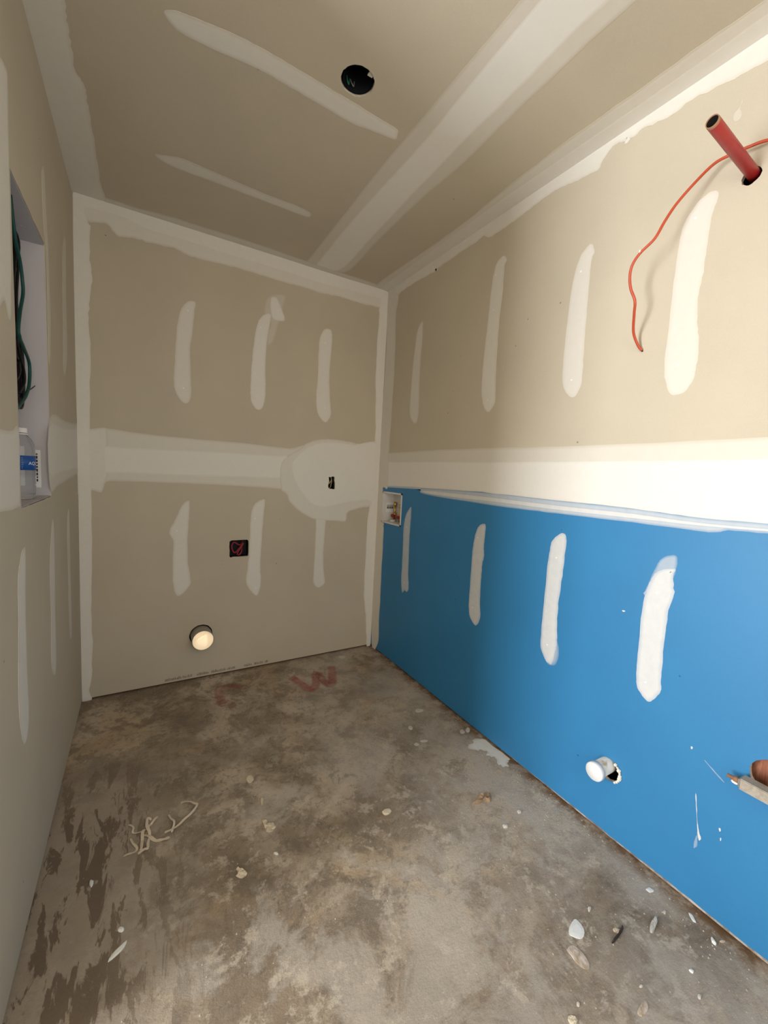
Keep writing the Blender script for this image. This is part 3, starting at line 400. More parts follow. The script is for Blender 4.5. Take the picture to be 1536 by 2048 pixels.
def patch(name, pl, layer, cover, edge, pts, mat, parent, holes=(), jit=.0009, sub=5):
    """a skim of joint compound: irregular outline, feathered rim, real (sub-millimetre) thickness"""
    b = BND[pl]
    clamp = lambda p: (min(max(p[0], b[0]), b[1]), min(max(p[1], b[2]), b[3]))
    loop = smooth_loop([clamp(p) for p in pts], sub)
    n = len(loop)
    area = sum(loop[i][0]*loop[(i+1) % n][1]-loop[(i+1) % n][0]*loop[i][1] for i in range(n))/2
    per = sum(math.dist(loop[i], loop[(i+1) % n]) for i in range(n))
    sgn = 1 if area > 0 else -1
    wdt = 2*abs(area)/per
    ins = min(.012, wdt*.22)
    h1 = .0005+.0004*layer
    outer = []; inner = []; onb = []
    for i, p in enumerate(loop):
        a, c = loop[i-1], loop[(i+1) % n]
        t = Vector((c[0]-a[0], c[1]-a[1])); t = t.normalized() if t.length > 1e-9 else Vector((1, 0))
        nv = Vector((-t.y, t.x))*sgn
        e = (p[0]-b[0] < .012 or b[1]-p[0] < .012) or (p[1]-b[2] < .012 or b[3]-p[1] < .012)
        j = 0 if e else (mnoise.noise(Vector((p[0]*60, p[1]*60, layer*3.1)))*2.2+R_.uniform(-.4, .4))*jit
        q = Vector(p)+nv*j
        outer.append(clamp((q.x, q.y))); onb.append(e)
        q = Vector(p)+nv*(0.001 if e else ins); inner.append(clamp((q.x, q.y)))
    bm = bmesh.new(); lay = bm.verts.layers.float.new('cover')
    def V(p, h, c):
        v = bm.verts.new(PL[pl](p[0], p[1], h)); v[lay] = c; return v
    vo = [V(p, h1*(1 if e else .55), cover if e else cover*edge) for p, e in zip(outer, onb)]
    vi = [V(p, h1, cover) for p in inner]
    vb = [V(p, 0, cover*edge) for p in outer]
    vh = [[V(p, h1, cover) for p in hl] for hl in holes]
    vhb = [[V(p, -.001, cover) for p in hl] for hl in holes]
    def face(vs):
        try: bm.faces.new(vs)
        except ValueError: pass
    for i in range(n):
        j = (i+1) % n
        face((vo[i], vo[j], vi[j], vi[i])); face((vb[i], vb[j], vo[j], vo[i]))
    allv = vi+[v for l in vh for v in l]
    for tr in tessellate_polygon([[Vector((p[0], p[1], 0)) for p in inner]]+[[Vector((p[0], p[1], 0)) for p in hl] for hl in holes]):
        face([allv[i] for i in tr])
    for l, lb in zip(vh, vhb):
        for i in range(len(l)): face((l[i], l[(i+1) % len(l)], lb[(i+1) % len(l)], lb[i]))
    return from_bm(name, bm, mat, parent)

# ------------------------------------------------------------------ the setting
T = .0127; GAP = .012; YF = -3.4; XH = -2.6; JAMB = -1.5; CAV = .095
HY0, HY1, HZ0, HZ1 = -1.092, -.684, 1.106, 1.920           # media enclosure cut-out in the left wall
WB = (-.302, -.075, .915, 1.112)                            # washer box cut-out
DUCT = (.557, .262, .0585)
DRAIN = (-1.725, .259)
CAN = (.844, -1.199, .052)
REDH = (RED_PIPE[0][1], RED_PIPE[0][2])
VALVE = (-2.146, .501)

# floor slab
floor = box('floor', (XH-.2, YF-.1, -.12), (W+.15, .15, 0), M_CONC); tag(floor, kind='structure')

# ceiling: two sheets (joint runs along the room), cavity above
ceiling = box('ceiling', (XH-.2, YF-.1, H+.25), (W+.15, .15, H+.28), M_SHEATH); tag(ceiling, kind='structure')
JX = 1.215
sheet('drywall_sheet', 'C', rect(-.2, YF, JX-.0015, 0), [circ(CAN[0], CAN[1], CAN[2], 40, .03)], T, [M_BOARD, M_GYPSUM], ceiling)
sheet('drywall_sheet', 'C', rect(JX+.0015, YF, W, 0), [], T, [M_BOARD, M_GYPSUM], ceiling)
sheet('drywall_sheet', 'C', rect(XH, YF, -.203, -1.3), [], T, [M_BOARD, M_GYPSUM], ceiling)

# back wall
wall_back = box('wall_back', (-.12, CAV, 0), (W+.12, CAV+.03, H+.27), M_SHEATH); tag(wall_back, kind='structure')
JZ = 1.2205
duct_hole = circ(DUCT[0], DUCT[1], DUCT[2]+.003, 36, .02)
sheet('drywall_sheet', 'B', rect(-.013, GAP, W+.013, JZ-.001), [HOLE_OUTLET, HOLE_SWITCH, duct_hole], T, [M_BOARD, M_GYPSUM], wall_back)
sheet('drywall_sheet', 'B', rect(-.013, JZ+.001, W+.013, H), [], T, [M_BOARD, M_GYPSUM], wall_back)
box('bottom_plate', (-.1, T+.001, 0), (W+.1, CAV, .038), M_SILL, wall_back)

# right wall: blue moisture board below, plain board above
wall_right = box('wall_right', (W+CAV, YF-.1, 0), (W+CAV+.03, CAV, H+.27), M_SHEATH); tag(wall_right, kind='structure')
sheet('blue_drywall_sheet', 'R', rect(YF, GAP, 0, JZ-.001), [rect(WB[0], WB[2], WB[1], WB[3]), circ(DRAIN[0]-.010, DRAIN[1]-.012, .0385, 28, .04), circ(VALVE[0], VALVE[1], .05, 28, .02)], T, [M_BLUE, M_GYPSUM], wall_right)
sheet('drywall_sheet', 'R', rect(YF, JZ+.001, 0, H), [circ(REDH[0]+.003, REDH[1]-.004, .0215, 22, .08), circ(-1.966, 2.292, .026, 22, .04)], T, [M_BOARD, M_GYPSUM], wall_right)
box('bottom_plate', (W+T+.001, YF, 0), (W+CAV, 0, .038), M_SILL, wall_right)
box('stud', (W+T+.030, VALVE[0]-.02, .04), (W+CAV, VALVE[0]+.080, 1.2), M_STUD, wall_right)

# left partition: room side board with the enclosure cut-out, far board, end jamb
wall_left = box('wall_left', (-.118, JAMB, 0), (-.105, .02, H+.27), M_BOARD); tag(wall_left, kind='structure')
hole = [(HY0, HZ0), (HY1, HZ0), (HY1, HZ1), (HY0, HZ1)]
rough_hole = []
for i in range(4):
    a, c = hole[i], hole[(i+1) % 4]
    k = 16 if i % 2 == 0 else 34
    for s in range(k):
        t = s/k; rough_hole.append((a[0]+(c[0]-a[0])*t+R_.uniform(-.0016, .0016), a[1]+(c[1]-a[1])*t+R_.uniform(-.0016, .0016)))
lo = [p for p in rough_hole]
sheet('drywall_sheet', 'L', rect(JAMB, GAP, 0, H), [rough_hole], T, [M_BOARD, M_GYPSUM], wall_left)
box('bottom_plate', (-.105, JAMB+.002, 0), (-T-.001, 0, .038), M_SILL, wall_left)
box('end_jamb', (-.118, JAMB-.013, 0), (0, JAMB-.0005, H+.2), M_BOARD, wall_left)
for y in (-1.14, -.66):
    box('stud', (-.105, y-.019, .04), (-T-.001, y+.019, H), M_STUD, wall_left)

# next room, left of and behind the camera
wf = box('wall_front', (XH-.1, YF-.1, 0), (W+.1, YF, H+.27), M_RAW); tag(wf, kind='structure')
ws = box('wall_passage', (XH, -1.3, 0), (-.118, -1.2, H+.27), M_RAW); tag(ws, kind='structure')
bm = bmesh.new()
DY0, DY1, DZ = -2.31, -1.35, 2.30
box_bm(bm, (XH-.1, YF-.1, 0), (XH, DY0, H+.27)); box_bm(bm, (XH-.1, DY1, 0), (XH, .1, H+.27)); box_bm(bm, (XH-.1, DY0, DZ), (XH, DY1, H+.27))
wo = from_bm('wall_outer', bm, M_RAW); tag(wo, kind='structure')
M_FRAME = new_mat('white_frame', (.75, .75, .73), .5)
bm = bmesh.new()
for a, c in (((XH-.09, DY0, 0), (XH-.03, DY0+.045, DZ)), ((XH-.09, DY1-.045, 0), (XH-.03, DY1, DZ)), ((XH-.09, DY0, DZ-.045), (XH-.03, DY1, DZ)), ((XH-.09, DY0, 0), (XH-.03, DY1, .06))): box_bm(bm, a, c)
dr = from_bm('door_1', bm, M_FRAME); tag(dr, kind='structure')
bm = bmesh.new()
for a, c in (((.11, YF, .84), (.17, YF+.03, 2.06)), ((1.07, YF, .84), (1.13, YF+.03, 2.06)), ((.11, YF, .84), (1.13, YF+.03, .90)), ((.11, YF, 2.0), (1.13, YF+.03, 2.06))): box_bm(bm, a, c)
fr = from_bm('fill_light_frame', bm, M_FRAME); tag(fr, kind='structure')  # made-up unseen frame around the added fill light, wall behind is solid

# compound: seams, corners, screw lines
ROOT = {'B': wall_back, 'R': wall_right, 'L': wall_left, 'C': ceiling, 'F': floor}
for pi_, (nm, pl, lay, cov, ed, pts) in enumerate(PATCHES):
    mid = sum(p[1] for p in pts)/len(pts)
    m = M_MUD_FLOOR if pl == 'F' else M_MUD['B']
    if pl == 'R' and mid < 1.2 and nm in ('mud_stripe', 'mud_smear', 'mud_drip'): m = M_MUD_BLUE
    if nm == 'joint_film': m = M_MUD_BLUE
    hs = [HOLE_SWITCH] if nm == 'switch_patch' else []
    patch(nm, pl, lay+pi_*.02, cov, ed, pts, m, ROOT[pl], hs, jit={'corner_tape': .0022, 'mud_splat': .006}.get(nm, .0011))
patch('torn_paper_edge', 'R', 0, .75, .5, [(-3.3, .0125), (-2.3, .0125), (-1.5, .0125), (-1.3, .0135), (-1.5, .015), (-1.7, .0165), (-1.8, .0155), (-1.95, .019), (-2.1, .018), (-2.3, .021), (-2.5, .020), (-3.3, .022)], M_MUD_TAN, wall_right, jit=.0016)
M_SPOT = new_mat('fresh_compound', (.9, .89, .86), .6)
for pl, dots in (('R', DOTS_R), ('B', DOTS_B)):
    bm = bmesh.new()
    for u, v in dots:
        ring = [bm.verts.new(PL[pl](u+.0042*math.cos(a), v+.0042*math.sin(a), .0009)) for a in [k*math.pi/5 for k in range(10)]]
        top = bm.verts.new(PL[pl](u, v, .0024))
        for i in range(10): bm.faces.new((ring[i], ring[(i+1) % 10], top))
    tag(from_bm('screw_spots', bm, M_SPOT, ROOT[pl], smooth=True), kind='stuff')

# faint factory print along the foot of the back wall (too blurred in the place to read)
M_INK = new_mat('faded_ink', (.16, .14, .12), .9)
bm = bmesh.new()
for u0, u1 in ((.372, .455), (.462, .512), (.535, .60), (.612, .69), (.70, .745), (.80, .845), (.86, .915), (.925, .945)):
    u = u0
    while u < u1:
        wv = R_.choice((.0016, .0022, .003)); hv = R_.choice((.010, .013, .016))
        box_bm(bm, (u, -.0002, .022), (u+wv, .0, .022+hv)); u += wv+R_.choice((.0018, .0026))
from_bm('edge_print', bm, M_INK, wall_back)

# red survey paint letters on the slab
M_PAINT = new_mat('red_marking_paint', (.52, .15, .12), .9)
nt = M_PAINT.node_tree; out = nt.nodes['Material Output']; pb = nt.nodes['Principled BSDF']
tr = N(M_PAINT, 'ShaderNodeBsdfTransparent'); mx = N(M_PAINT, 'ShaderNodeMixShader')
at = N(M_PAINT, 'ShaderNodeAttribute', attribute_name='cover')
nz = ramp(M_PAINT, noise_node(M_PAINT, coords(M_PAINT), 16, 9, .7), [(.28, (.12,)*3), (.68, (.9,)*3)])
mm = N(M_PAINT, 'ShaderNodeMath', operation='MULTIPLY'); LK(M_PAINT, nz, mm.inputs[0]); LK(M_PAINT, at.outputs['Fac'], mm.inputs[1])
LK(M_PAINT, mm.outputs[0], mx.inputs[0]); LK(M_PAINT, tr.outputs[0], mx.inputs[1]); LK(M_PAINT, pb.outputs[0], mx.inputs[2]); LK(M_PAINT, mx.outputs[0], out.inputs['Surface'])
def paint_mark(name, line, wd, strength, h):
    P = smooth_loop(line, 3, False); bm = bmesh.new(); lay = bm.verts.layers.float.new('cover')
    rows = []
    for i, p in enumerate(P):
        a, c = P[max(0, i-1)], P[min(len(P)-1, i+1)]
        t = Vector((c[0]-a[0], c[1]-a[1])).normalized(); nv = Vector((-t.y, t.x))
        row = []
        for s, cv in ((-1, 0), (-.55, 1), (.55, 1), (1, 0)):
            q = Vector(p)+nv*s*wd*.5; v = bm.verts.new((q.x, q.y, h)); v[lay] = cv*strength; row.append(v)
        rows.append(row)
    for a, c in zip(rows, rows[1:]):
        for k in range(3): bm.faces.new((a[k], a[k+1], c[k+1], c[k]))
    return from_bm(name, bm, M_PAINT, floor)
paint_mark('paint_letter', PAINT_W, .062, .8, .0006)
paint_mark('paint_letter', PAINT_C, .06, .5, .0008)

# ------------------------------------------------------------------ things built into the walls
M_BLACKP = new_mat('black_plastic', (.008, .009, .012), .6)
M_REDWIRE = new_mat('dusty_red_cable', (.34, .035, .05), .45)
M_TANWIRE = new_mat('tan_wire', (.42, .33, .16), .6)
M_WHITEWIRE = new_mat('white_wire', (.55, .52, .46), .5)
M_GREYWIRE = new_mat('grey_wire', (.16, .16, .16), .5)
M_GREENWIRE = new_mat('green_wire', (.02, .13, .09), .45)
M_COPPER = new_mat('copper', (.55, .22, .12), .35, metal=.9)
M_BRASS = new_mat('brass', (.62, .42, .16), .25, metal=1.0)
M_PVC = new_mat('white_pvc', (.80, .82, .83), .35, spec=.5)
M_PVCD = new_mat('grey_pvc', (.60, .61, .60), .45)
M_WHITE = new_mat('white_plastic', (.72, .70, .68), .45)

def open_box_bm(bm, lo, hi, t, open_axis, open_sign):
    """five thin walls, open on one side"""
    for ax in range(3):
        for s in (-1, 1):
            if ax == open_axis and s == open_sign: continue
            a, c = list(lo), list(hi)
            if s < 0: c[ax] = lo[ax]+t
            else: a[ax] = hi[ax]-t
            box_bm(bm, a, c)

# outlet box with a looped red cable
ob = thing('outlet_box', (.759, T, .70), 'black square outlet box with looped red cable in the back wall', 'outlet box')
bm = bmesh.new(); open_box_bm(bm, (.700, T+.001, .698), (.818, .085, .812), .003, 1, -1)
from_bm('box_body', bm, M_BLACKP, ob)
def bw(px): return [(a, y, c) for a, y, c in px]
tube('red_cable', [(.79, .075, .80), (.785, .045, .785), (.765, .03, .772), (.735, .028, .79), (.722, .03, .77), (.727, .032, .74), (.742, .03, .728), (.762, .024, .752), (.785, .018, .785)], .0042, M_REDWIRE, ob)
tube('red_cable', [(.785, .018, .785), (.772, .016, .762), (.757, .016, .738), (.752, .02, .72), (.765, .024, .715), (.778, .03, .735), (.78, .05, .76)], .0042, M_REDWIRE, ob)

sw = thing('switch_box', (1.331, T, 1.11), 'small dark switch box with tan wires in the pale round patch', 'switch box')
bm = bmesh.new(); open_box_bm(bm, (1.300, T+.001, 1.108), (1.362, .08, 1.208), .003, 1, -1)
from_bm('box_body', bm, M_BLACKP, sw)
tube('tan_wire', [(1.338, .07, 1.20), (1.336, .03, 1.192), (1.333, .018, 1.176), (1.322, .016, 1.162), (1.314, .02, 1.152), (1.312, .05, 1.145)], .0038, M_TANWIRE, sw)
tube('tan_wire', [(1.342, .07, 1.20), (1.340, .034, 1.190), (1.338, .022, 1.17), (1.333, .02, 1.15), (1.331, .024, 1.132), (1.329, .05, 1.12)], .0032, M_TANWIRE, sw)
tube('white_wire', [(1.322, .06, 1.125), (1.320, .025, 1.124), (1.327, .02, 1.12), (1.334, .04, 1.116)], .003, M_WHITEWIRE, sw)

cb = thing('ceiling_light_box', (CAN[0], CAN[1], H+.02), 'round black light fixture box open in the ceiling drywall', 'light box')
lathe('box_body', [(CAN[2]-.0035, .002), (CAN[2]-.0035, .075), (CAN[2]-.0065, .072), (CAN[2]-.0065, .002)], (CAN[0], CAN[1], H+.002), (0, 0, 1), M_BLACKP, cb, cap0=False, cap1=False)
lathe('box_top', [(CAN[2]-.0045, 0), (CAN[2]-.0045, .004)], (CAN[0], CAN[1], H+T*.5+.073), (0, 0, 1), M_BLACKP, cb)
box('mounting_tab', (CAN[0]+.018, CAN[1]-.047, H+.004), (CAN[0]+.034, CAN[1]-.030, H+.008), M_WHITEWIRE, cb)
tube('green_wire', [(CAN[0]-.022, CAN[1]+.034, H+.03), (CAN[0]-.020, CAN[1]+.031, H+.014), (CAN[0]-.014, CAN[1]+.034, H+.010), (CAN[0]-.010, CAN[1]+.038, H+.03)], .0022, M_GREENWIRE, cb)
tube('grey_wire', [(CAN[0]-.008, CAN[1]+.038, H+.03), (CAN[0]-.004, CAN[1]+.033, H+.016), (CAN[0]+.003, CAN[1]+.035, H+.013), (CAN[0]+.006, CAN[1]+.039, H+.03)], .0018, M_GREYWIRE, cb)

# dryer duct, plugged with pale paper that the daylight outside shines through
M_TIN = new_mat('dull_duct_metal', (.46, .43, .39), .5, metal=.35)
dd = thing('dryer_duct', (DUCT[0], 0, DUCT[1]-DUCT[2]), 'dull metal dryer duct with glowing cream plug low on the back wall', 'duct')
LD = .085
rD = .0555
lathe('duct_sleeve', [(rD, -LD), (rD, .098), (rD-.0012, .098), (rD-.0012, -LD)], (DUCT[0], 0, DUCT[1]), (0, 1, 0), M_TIN, dd, cap0=False, cap1=False, n=44)
M_PLUG = bpy.data.materials.new('translucent_paper'); M_PLUG.use_nodes = True
nt = M_PLUG.node_tree; nt.nodes.remove(nt.nodes['Principled BSDF'])
tl = nt.nodes.new('ShaderNodeBsdfTranslucent'); tl.inputs[0].default_value = (.9, .78, .60, 1)
df = nt.nodes.new('ShaderNodeBsdfDiffuse'); df.inputs[0].default_value = (.85, .78, .66, 1)
ms = nt.nodes.new('ShaderNodeMixShader'); ms.inputs[0].default_value = .35
nt.links.new(tl.outputs[0], ms.inputs[1]); nt.links.new(df.outputs[0], ms.inputs[2]); nt.links.new(ms.outputs[0], nt.nodes['Material Output'].inputs['Surface'])
bm = bmesh.new(); rings = []
for k in range(9):
    rr = (rD-.0014)*(1-k/8.0) if k else rD-.0014
    ring = []
    for i in range(36):
        a = 2*math.pi*i/36; x = rr*math.cos(a); z = rr*math.sin(a)
        fold = .016*math.exp(-((x*.5-z*.85+.012)/.010)**2)*(1-rr/rD)+.010*math.exp(-((x-.022)/.006)**2)*(1-rr/rD)
        ring.append(bm.verts.new((DUCT[0]+x, -LD+.004+fold+.012*(1-(rr/rD)**2), DUCT[1]+z)))
        if k == 8: break
    rings.append(ring)
for a, c in zip(rings[:-1], rings[1:]):
    for i in range(36):
        if len(c) == 1: bm.faces.new((a[i], a[(i+1) % 36], c[0]))
        else: bm.faces.new((a[i], a[(i+1) % 36], c[(i+1) % 36], c[i]))
from_bm('paper_plug', bm, M_PLUG, dd, smooth=True)
dl = area_light('duct_daylight', (DUCT[0], .09, DUCT[1]), (-math.pi/2, 0, 0), .1, .1, .22, (1.0, .92, .78))
dl.data.shape = 'DISK'

# washer supply box in the corner of the blue wall
wb = thing('washer_outlet_box', (W, (WB[0]+WB[1])/2, WB[2]), 'white recessed washer supply box with brass valve beside the back corner', 'supply box')
y0, y1, z0, z1 = WB
bm = bmesh.new(); open_box_bm(bm, (W-.001, y0+.001, z0+.001), (W+.088, y1-.001, z1-.001), .0025, 0, -1)
from_bm('box_body', bm, M_WHITE, wb)
bm = bmesh.new()
for a, c in (((W-.004, y0-.007, z0-.007), (W+.0, y0+.003, z1+.007)), ((W-.004, y1-.003, z0-.007), (W+.0, y1+.007, z1+.007)), ((W-.004, y0-.007, z0-.007), (W, y1+.007, z0+.003)), ((W-.004, y0-.007, z1-.003), (W, y1+.007, z1+.007))): box_bm(bm, a, c)
from_bm('flange', bm, M_WHITE, wb)
card = box('label_card', (W+.022, y1-.0055, z0+.062), (W+.083, y1-.0040, z0+.128), M_PVC, wb)
bm = bmesh.new()
for xx, ww in ((W+.030, .013), (W+.048, .012), (W+.064, .014)):
    for q in ((0, .28, .085, .112), (.68, 1, .085, .112), (0, 1, .086, .098)): box_bm(bm, (xx+ww*q[0], y1-.0062, z0+q[2]), (xx+ww*q[1], y1-.0056, z0+q[3]))
from_bm('print', bm, M_INK, card)
M_REDH = new_mat('dark_red_handle', (.30, .02, .015), .4)
va = lathe('valve', [(.009, 0), (.009, .03), (.013, .032), (.013, .055), (.008, .057), (.008, .10), (.011, .102), (.011, .128), (.004, .130)], (W+.070, y1-.045, z0+.006), (0, 0, 1), M_BRASS, wb, n=18)
box('valve_handle', (W+.048, y1-.066, z0+.030), (W+.062, y1-.030, z0+.052), M_REDH, va, bevel=.003)
va2 = lathe('valve', [(.009, 0), (.009, .03), (.013, .032), (.013, .05), (.006, .054), (.006, .09), (.010, .092), (.010, .118), (.004, .12)], (W+.062, y1-.125, z0+.006), (0, 0, 1), M_BRASS, wb, n=18)
box('valve_handle', (W+.040, y1-.146, z0+.028), (W+.052, y1-.110, z0+.048), M_REDH, va2, bevel=.003)
lathe('drain_cup', [(.022, 0), (.022, .012), (.019, .012), (.019, .002)], (W+.045, y1-.06, z0+.0035), (0, 0, 1), M_WHITE, wb, n=20, cap1=False)

# capped drain stub in the blue wall
dy, dz = DRAIN; LS = .080
ds = thing('drain_stub', (W, dy, dz-.027), 'capped white plastic drain pipe stub low in the blue wall', 'pipe')
M_PVCDIRT = new_mat('stained_pvc', (.6, .62, .62), .45)
_n = ramp(M_PVCDIRT, noise_node(M_PVCDIRT, coords(M_PVCDIRT), 26, 5, .6), [(.50, (.62, .64, .64)), (.62, (.36, .31, .24))]); base(M_PVCDIRT, _n)
lathe('pipe', [(.0262, -.09), (.0262, LS-.012), (.022, LS-.012)], (W, dy, dz), (-1, 0, 0), M_PVCDIRT, ds)
lathe('cap', [(.0285, LS-.021), (.0310, LS-.020), (.0310, LS-.004), (.0285, LS), (.001, LS+.0005)], (W, dy, dz), (-1, 0, 0), M_PVC, ds, n=40)
M_FOAM = new_mat('torn_paper_fibre', (.80, .76, .68), .9)
bm = bmesh.new()
for k in range(9):
    a = -.9+k*.24; r0 = .0385
    c = Vector((W-.004, dy-.010-r0*math.cos(a), dz-.012+r0*math.sin(a)))
    bmesh.ops.create_icosphere(bm, subdivisions=1, radius=R_.uniform(.004, .008), matrix=Matrix.Translation(c))
fo = from_bm('torn_paper', bm, M_FOAM, ds)

# red pipe stub high on the right wall
M_REDP = new_mat('red_plastic', (.50, .028, .04), .38, spec=.5)
_n = ramp(M_REDP, noise_node(M_REDP, coords(M_REDP), 55, 4, .6), [(.40, (.40, .010, .022)), (.62, (.42, .022, .016))]); base(M_REDP, _n)
M_CUT = new_mat('cut_pipe_end', (.33, .17, .10), .6)
ax = Vector((-1, RED_PIPE[1][0], RED_PIPE[1][1])).normalized(); LP = RED_PIPE[2]; p0 = Vector(RED_PIPE[0])
rp = thing('red_pipe', tuple(p0), 'straight red pipe stub with dark open end sticking out of the upper wall', 'pipe')
lathe('pipe', [(.0142, -.08), (.0142, LP-.008)], p0, ax, M_REDP, rp, cap0=True, cap1=False)
lathe('pipe_end', [(.0142, LP-.008), (.0137, LP), (.0122, LP), (.0122, LP-.08), (.001, LP-.081)], p0, ax, M_CUT, rp, cap0=False, cap1=True)
lathe('bore_lining', [(.0121, LP-.002), (.0119, LP-.079)], p0, ax, M_DARK, rp, cap0=False)

# orange communication cable hanging in front of the wall
M_ORANGE = new_mat('orange_cable_jacket', (.50, .072, .028), .38, spec=.5)
oc = thing('orange_cable', CABLE[-1], 'thin orange cable hanging in a curve below the red pipe', 'cable')
tube('jacket', CABLE, .0040, M_ORANGE, oc, n=10, sub=6)
e = Vector(CABLE[-1]); d = (e-Vector(CABLE[-2])).normalized()
tube('cut_end', [e-d*.001, e+d*.004], .0024, M_DARK, oc, sub=1)
e = Vector(CABLE[9]); bm = bmesh.new(); bmesh.ops.create_icosphere(bm, subdivisions=2, radius=.0028, matrix=Matrix.Translation(e+Vector((-.003, .001, .004)))@Matrix.Diagonal((.7, .9, 1.8, 1)))
from_bm('plaster_fleck', bm, M_SPOT, oc, smooth=True)

# grey bar fitting in front of the round cut-out at the right edge
M_GREYM = new_mat('dusty_grey_metal', (.46, .42, .37), .6, metal=.15)
_n = ramp(M_GREYM, noise_node(M_GREYM, coords(M_GREYM), 60, 5, .65), [(.35, (.32, .28, .23)), (.6, (.43, .39, .33)), (.75, (.36, .28, .22))]); base(M_GREYM, _n)
gx, gz = W-.034, .4735
gv = thing('bar_fitting', (W, VALVE[0], .45), 'dusty grey square bar fitting with small nozzle beside the round cut-out', 'pipe fitting')
bm = bmesh.new(); vs = box_bm(bm, (gx-.017, -2.48, gz-.015), (gx+.017, -2.088, gz+.015))
bmesh.ops.bevel(bm, geom=[e for e in bm.edges if all(v.co.y > -2.1 for v in e.verts)], offset=.007, segments=1, affect='EDGES')
bmesh.ops.bevel(bm, geom=[e for e in bm.edges if abs(e.verts[0].co.y-e.verts[1].co.y) > .2], offset=.002, segments=2, affect='EDGES')
from_bm('bar', bm, M_GREYM, gv)
lathe('nozzle', [(.0075, 0), (.0075, .012), (.0055, .013), (.0045, .027), (.0025, .028)], (gx, -2.089, gz-.002), (0, 1, .0), M_CUT, gv, n=14)
bm = bmesh.new(); bmesh.ops.create_icosphere(bm, subdivisions=2, radius=.006, matrix=Matrix.Translation((gx, -2.080, gz-.011))@Matrix.Diagonal((1, 1.6, .8, 1)))
from_bm('plaster_blob', bm, M_SPOT, gv, smooth=True)
tube('copper_pipe', [(W+.07, VALVE[0]-.012, VALVE[1]+.006), (W+.01, VALVE[0]-.012, VALVE[1]-.004), (gx+.015, VALVE[0]-.012, gz+.004)], .0105, M_COPPER, gv, n=16, sub=3)
tube('copper_pipe', [(W+.05, VALVE[0]+.02, VALVE[1]-.02), (W+.045, VALVE[0]-.02, VALVE[1]-.012), (W+.045, VALVE[0]-.06, VALVE[1]-.01)], .012, M_COPPER, gv, n=16, sub=3)

# ------------------------------------------------------------------ media enclosure in the left wall and what is in it
M_ENAMEL = new_mat('white_enamel_metal', (.52, .50, .525), .55)
me = thing('media_enclosure', (-T, (HY0+HY1)/2, HZ0), 'white metal recessed wiring enclosure in the left wall', 'wiring enclosure')
bm = bmesh.new(); open_box_bm(bm, (-.100, HY0+.003, HZ0+.002), (-.0008, HY1-.006, HZ1-.005), .0015, 0, 1)
from_bm('shell', bm, M_ENAMEL, me)
for yy, rr in ((-.985, .0115), (-.90, .005), (-.80, .004)):
    lathe('knockout', [(rr, 0), (rr, .0006)], (-.036, yy, HZ1-.0074), (0, 0, 1), M_DARK if rr > .01 else M_PVCD, me, n=20)
st = box('sticker', (-.075, HY1-.0086, HZ0+.030), (-.024, HY1-.0078, HZ0+.155), M_PVC, me)
def text_bm(bm, body, size, xf):
    cu = bpy.data.curves.new('t', 'FONT'); cu.body = body; cu.size = size; cu.fill_mode = 'FRONT'
    o = bpy.data.objects.new('t', cu); COL.objects.link(o)
    dg = bpy.context.evaluated_depsgraph_get(); dg.update()
    m = o.evaluated_get(dg).to_mesh()
    vs = [bm.verts.new(xf(v.co)) for v in m.vertices]
    for p in m.polygons:
        try: bm.faces.new([vs[i] for i in p.vertices])
        except ValueError: pass
    bpy.data.objects.remove(o, do_unlink=True); bpy.data.curves.remove(cu)
M_PRINT = new_mat('black_print', (.03, .03, .035), .7)
bm = bmesh.new()
text_bm(bm, 'REF 1', .021, lambda c: Vector((-.056-c.y, HY1-.0089, HZ0+.065+c.x)))
for k in range(2):
    z = HZ0+.05
    while z < HZ0+.14:
        l = R_.uniform(.004, .010); box_bm(bm, (-.046+k*.010, HY1-.0090, z), (-.042+k*.010, HY1-.0087, z+l)); z += l+.003
from_bm('print', bm, M_PRINT, st)

M_GREENC = new_mat('green_cable_jacket', (.006, .062, .055), .4)
M_BLACKC = new_mat('black_cable_jacket', (.006, .006, .007), .5)
gc = thing('green_cable', (GREEN[0][0], GREEN[0][1], GREEN[-1][2]), 'dark green cable looping down inside the white wiring enclosure', 'cable')
tube('jacket', [(-.022, -.985, HZ1-.012)]+GREEN[1:], .0042, M_GREENC, gc)
bc = thing('black_cable_coil', (BLACK[0][0], BLACK[0][1], BLACK[-1][2]), 'coiled black cables tied together inside the wiring enclosure', 'cable')
base_pts = [Vector((-.058, -.985, HZ1-.012))]+[Vector(p) for p in BLACK[1:]]
for k in range(5):
    dx, dyk = R_.uniform(-.012, .012), -.012*k-.004
    tube('jacket', [tuple(q+Vector((dx*(i > 0), dyk*(i > 2)-.004*k*(i > 0), .012*k*(i > 6)))) for i, q in enumerate(base_pts)], .0036, M_BLACKC, bc, n=8, sub=4)
cc = Vector((-.066, BLACK[7][1]-.056, (BLACK[6][2]+BLACK[-1][2])/2+.03))
for k in range(4):
    tube('coil_turn', [tuple(cc+Vector((-.006+.006*k, .050*math.cos(a)-.004*k, (.095+.006*k)*math.sin(a)))) for a in [j*math.pi/8 for j in range(17)]], .0042, M_BLACKC, bc, n=8, sub=2)
tube('cable_tie', ZIP, .0013, M_BLACKC, bc, n=6, sub=2)

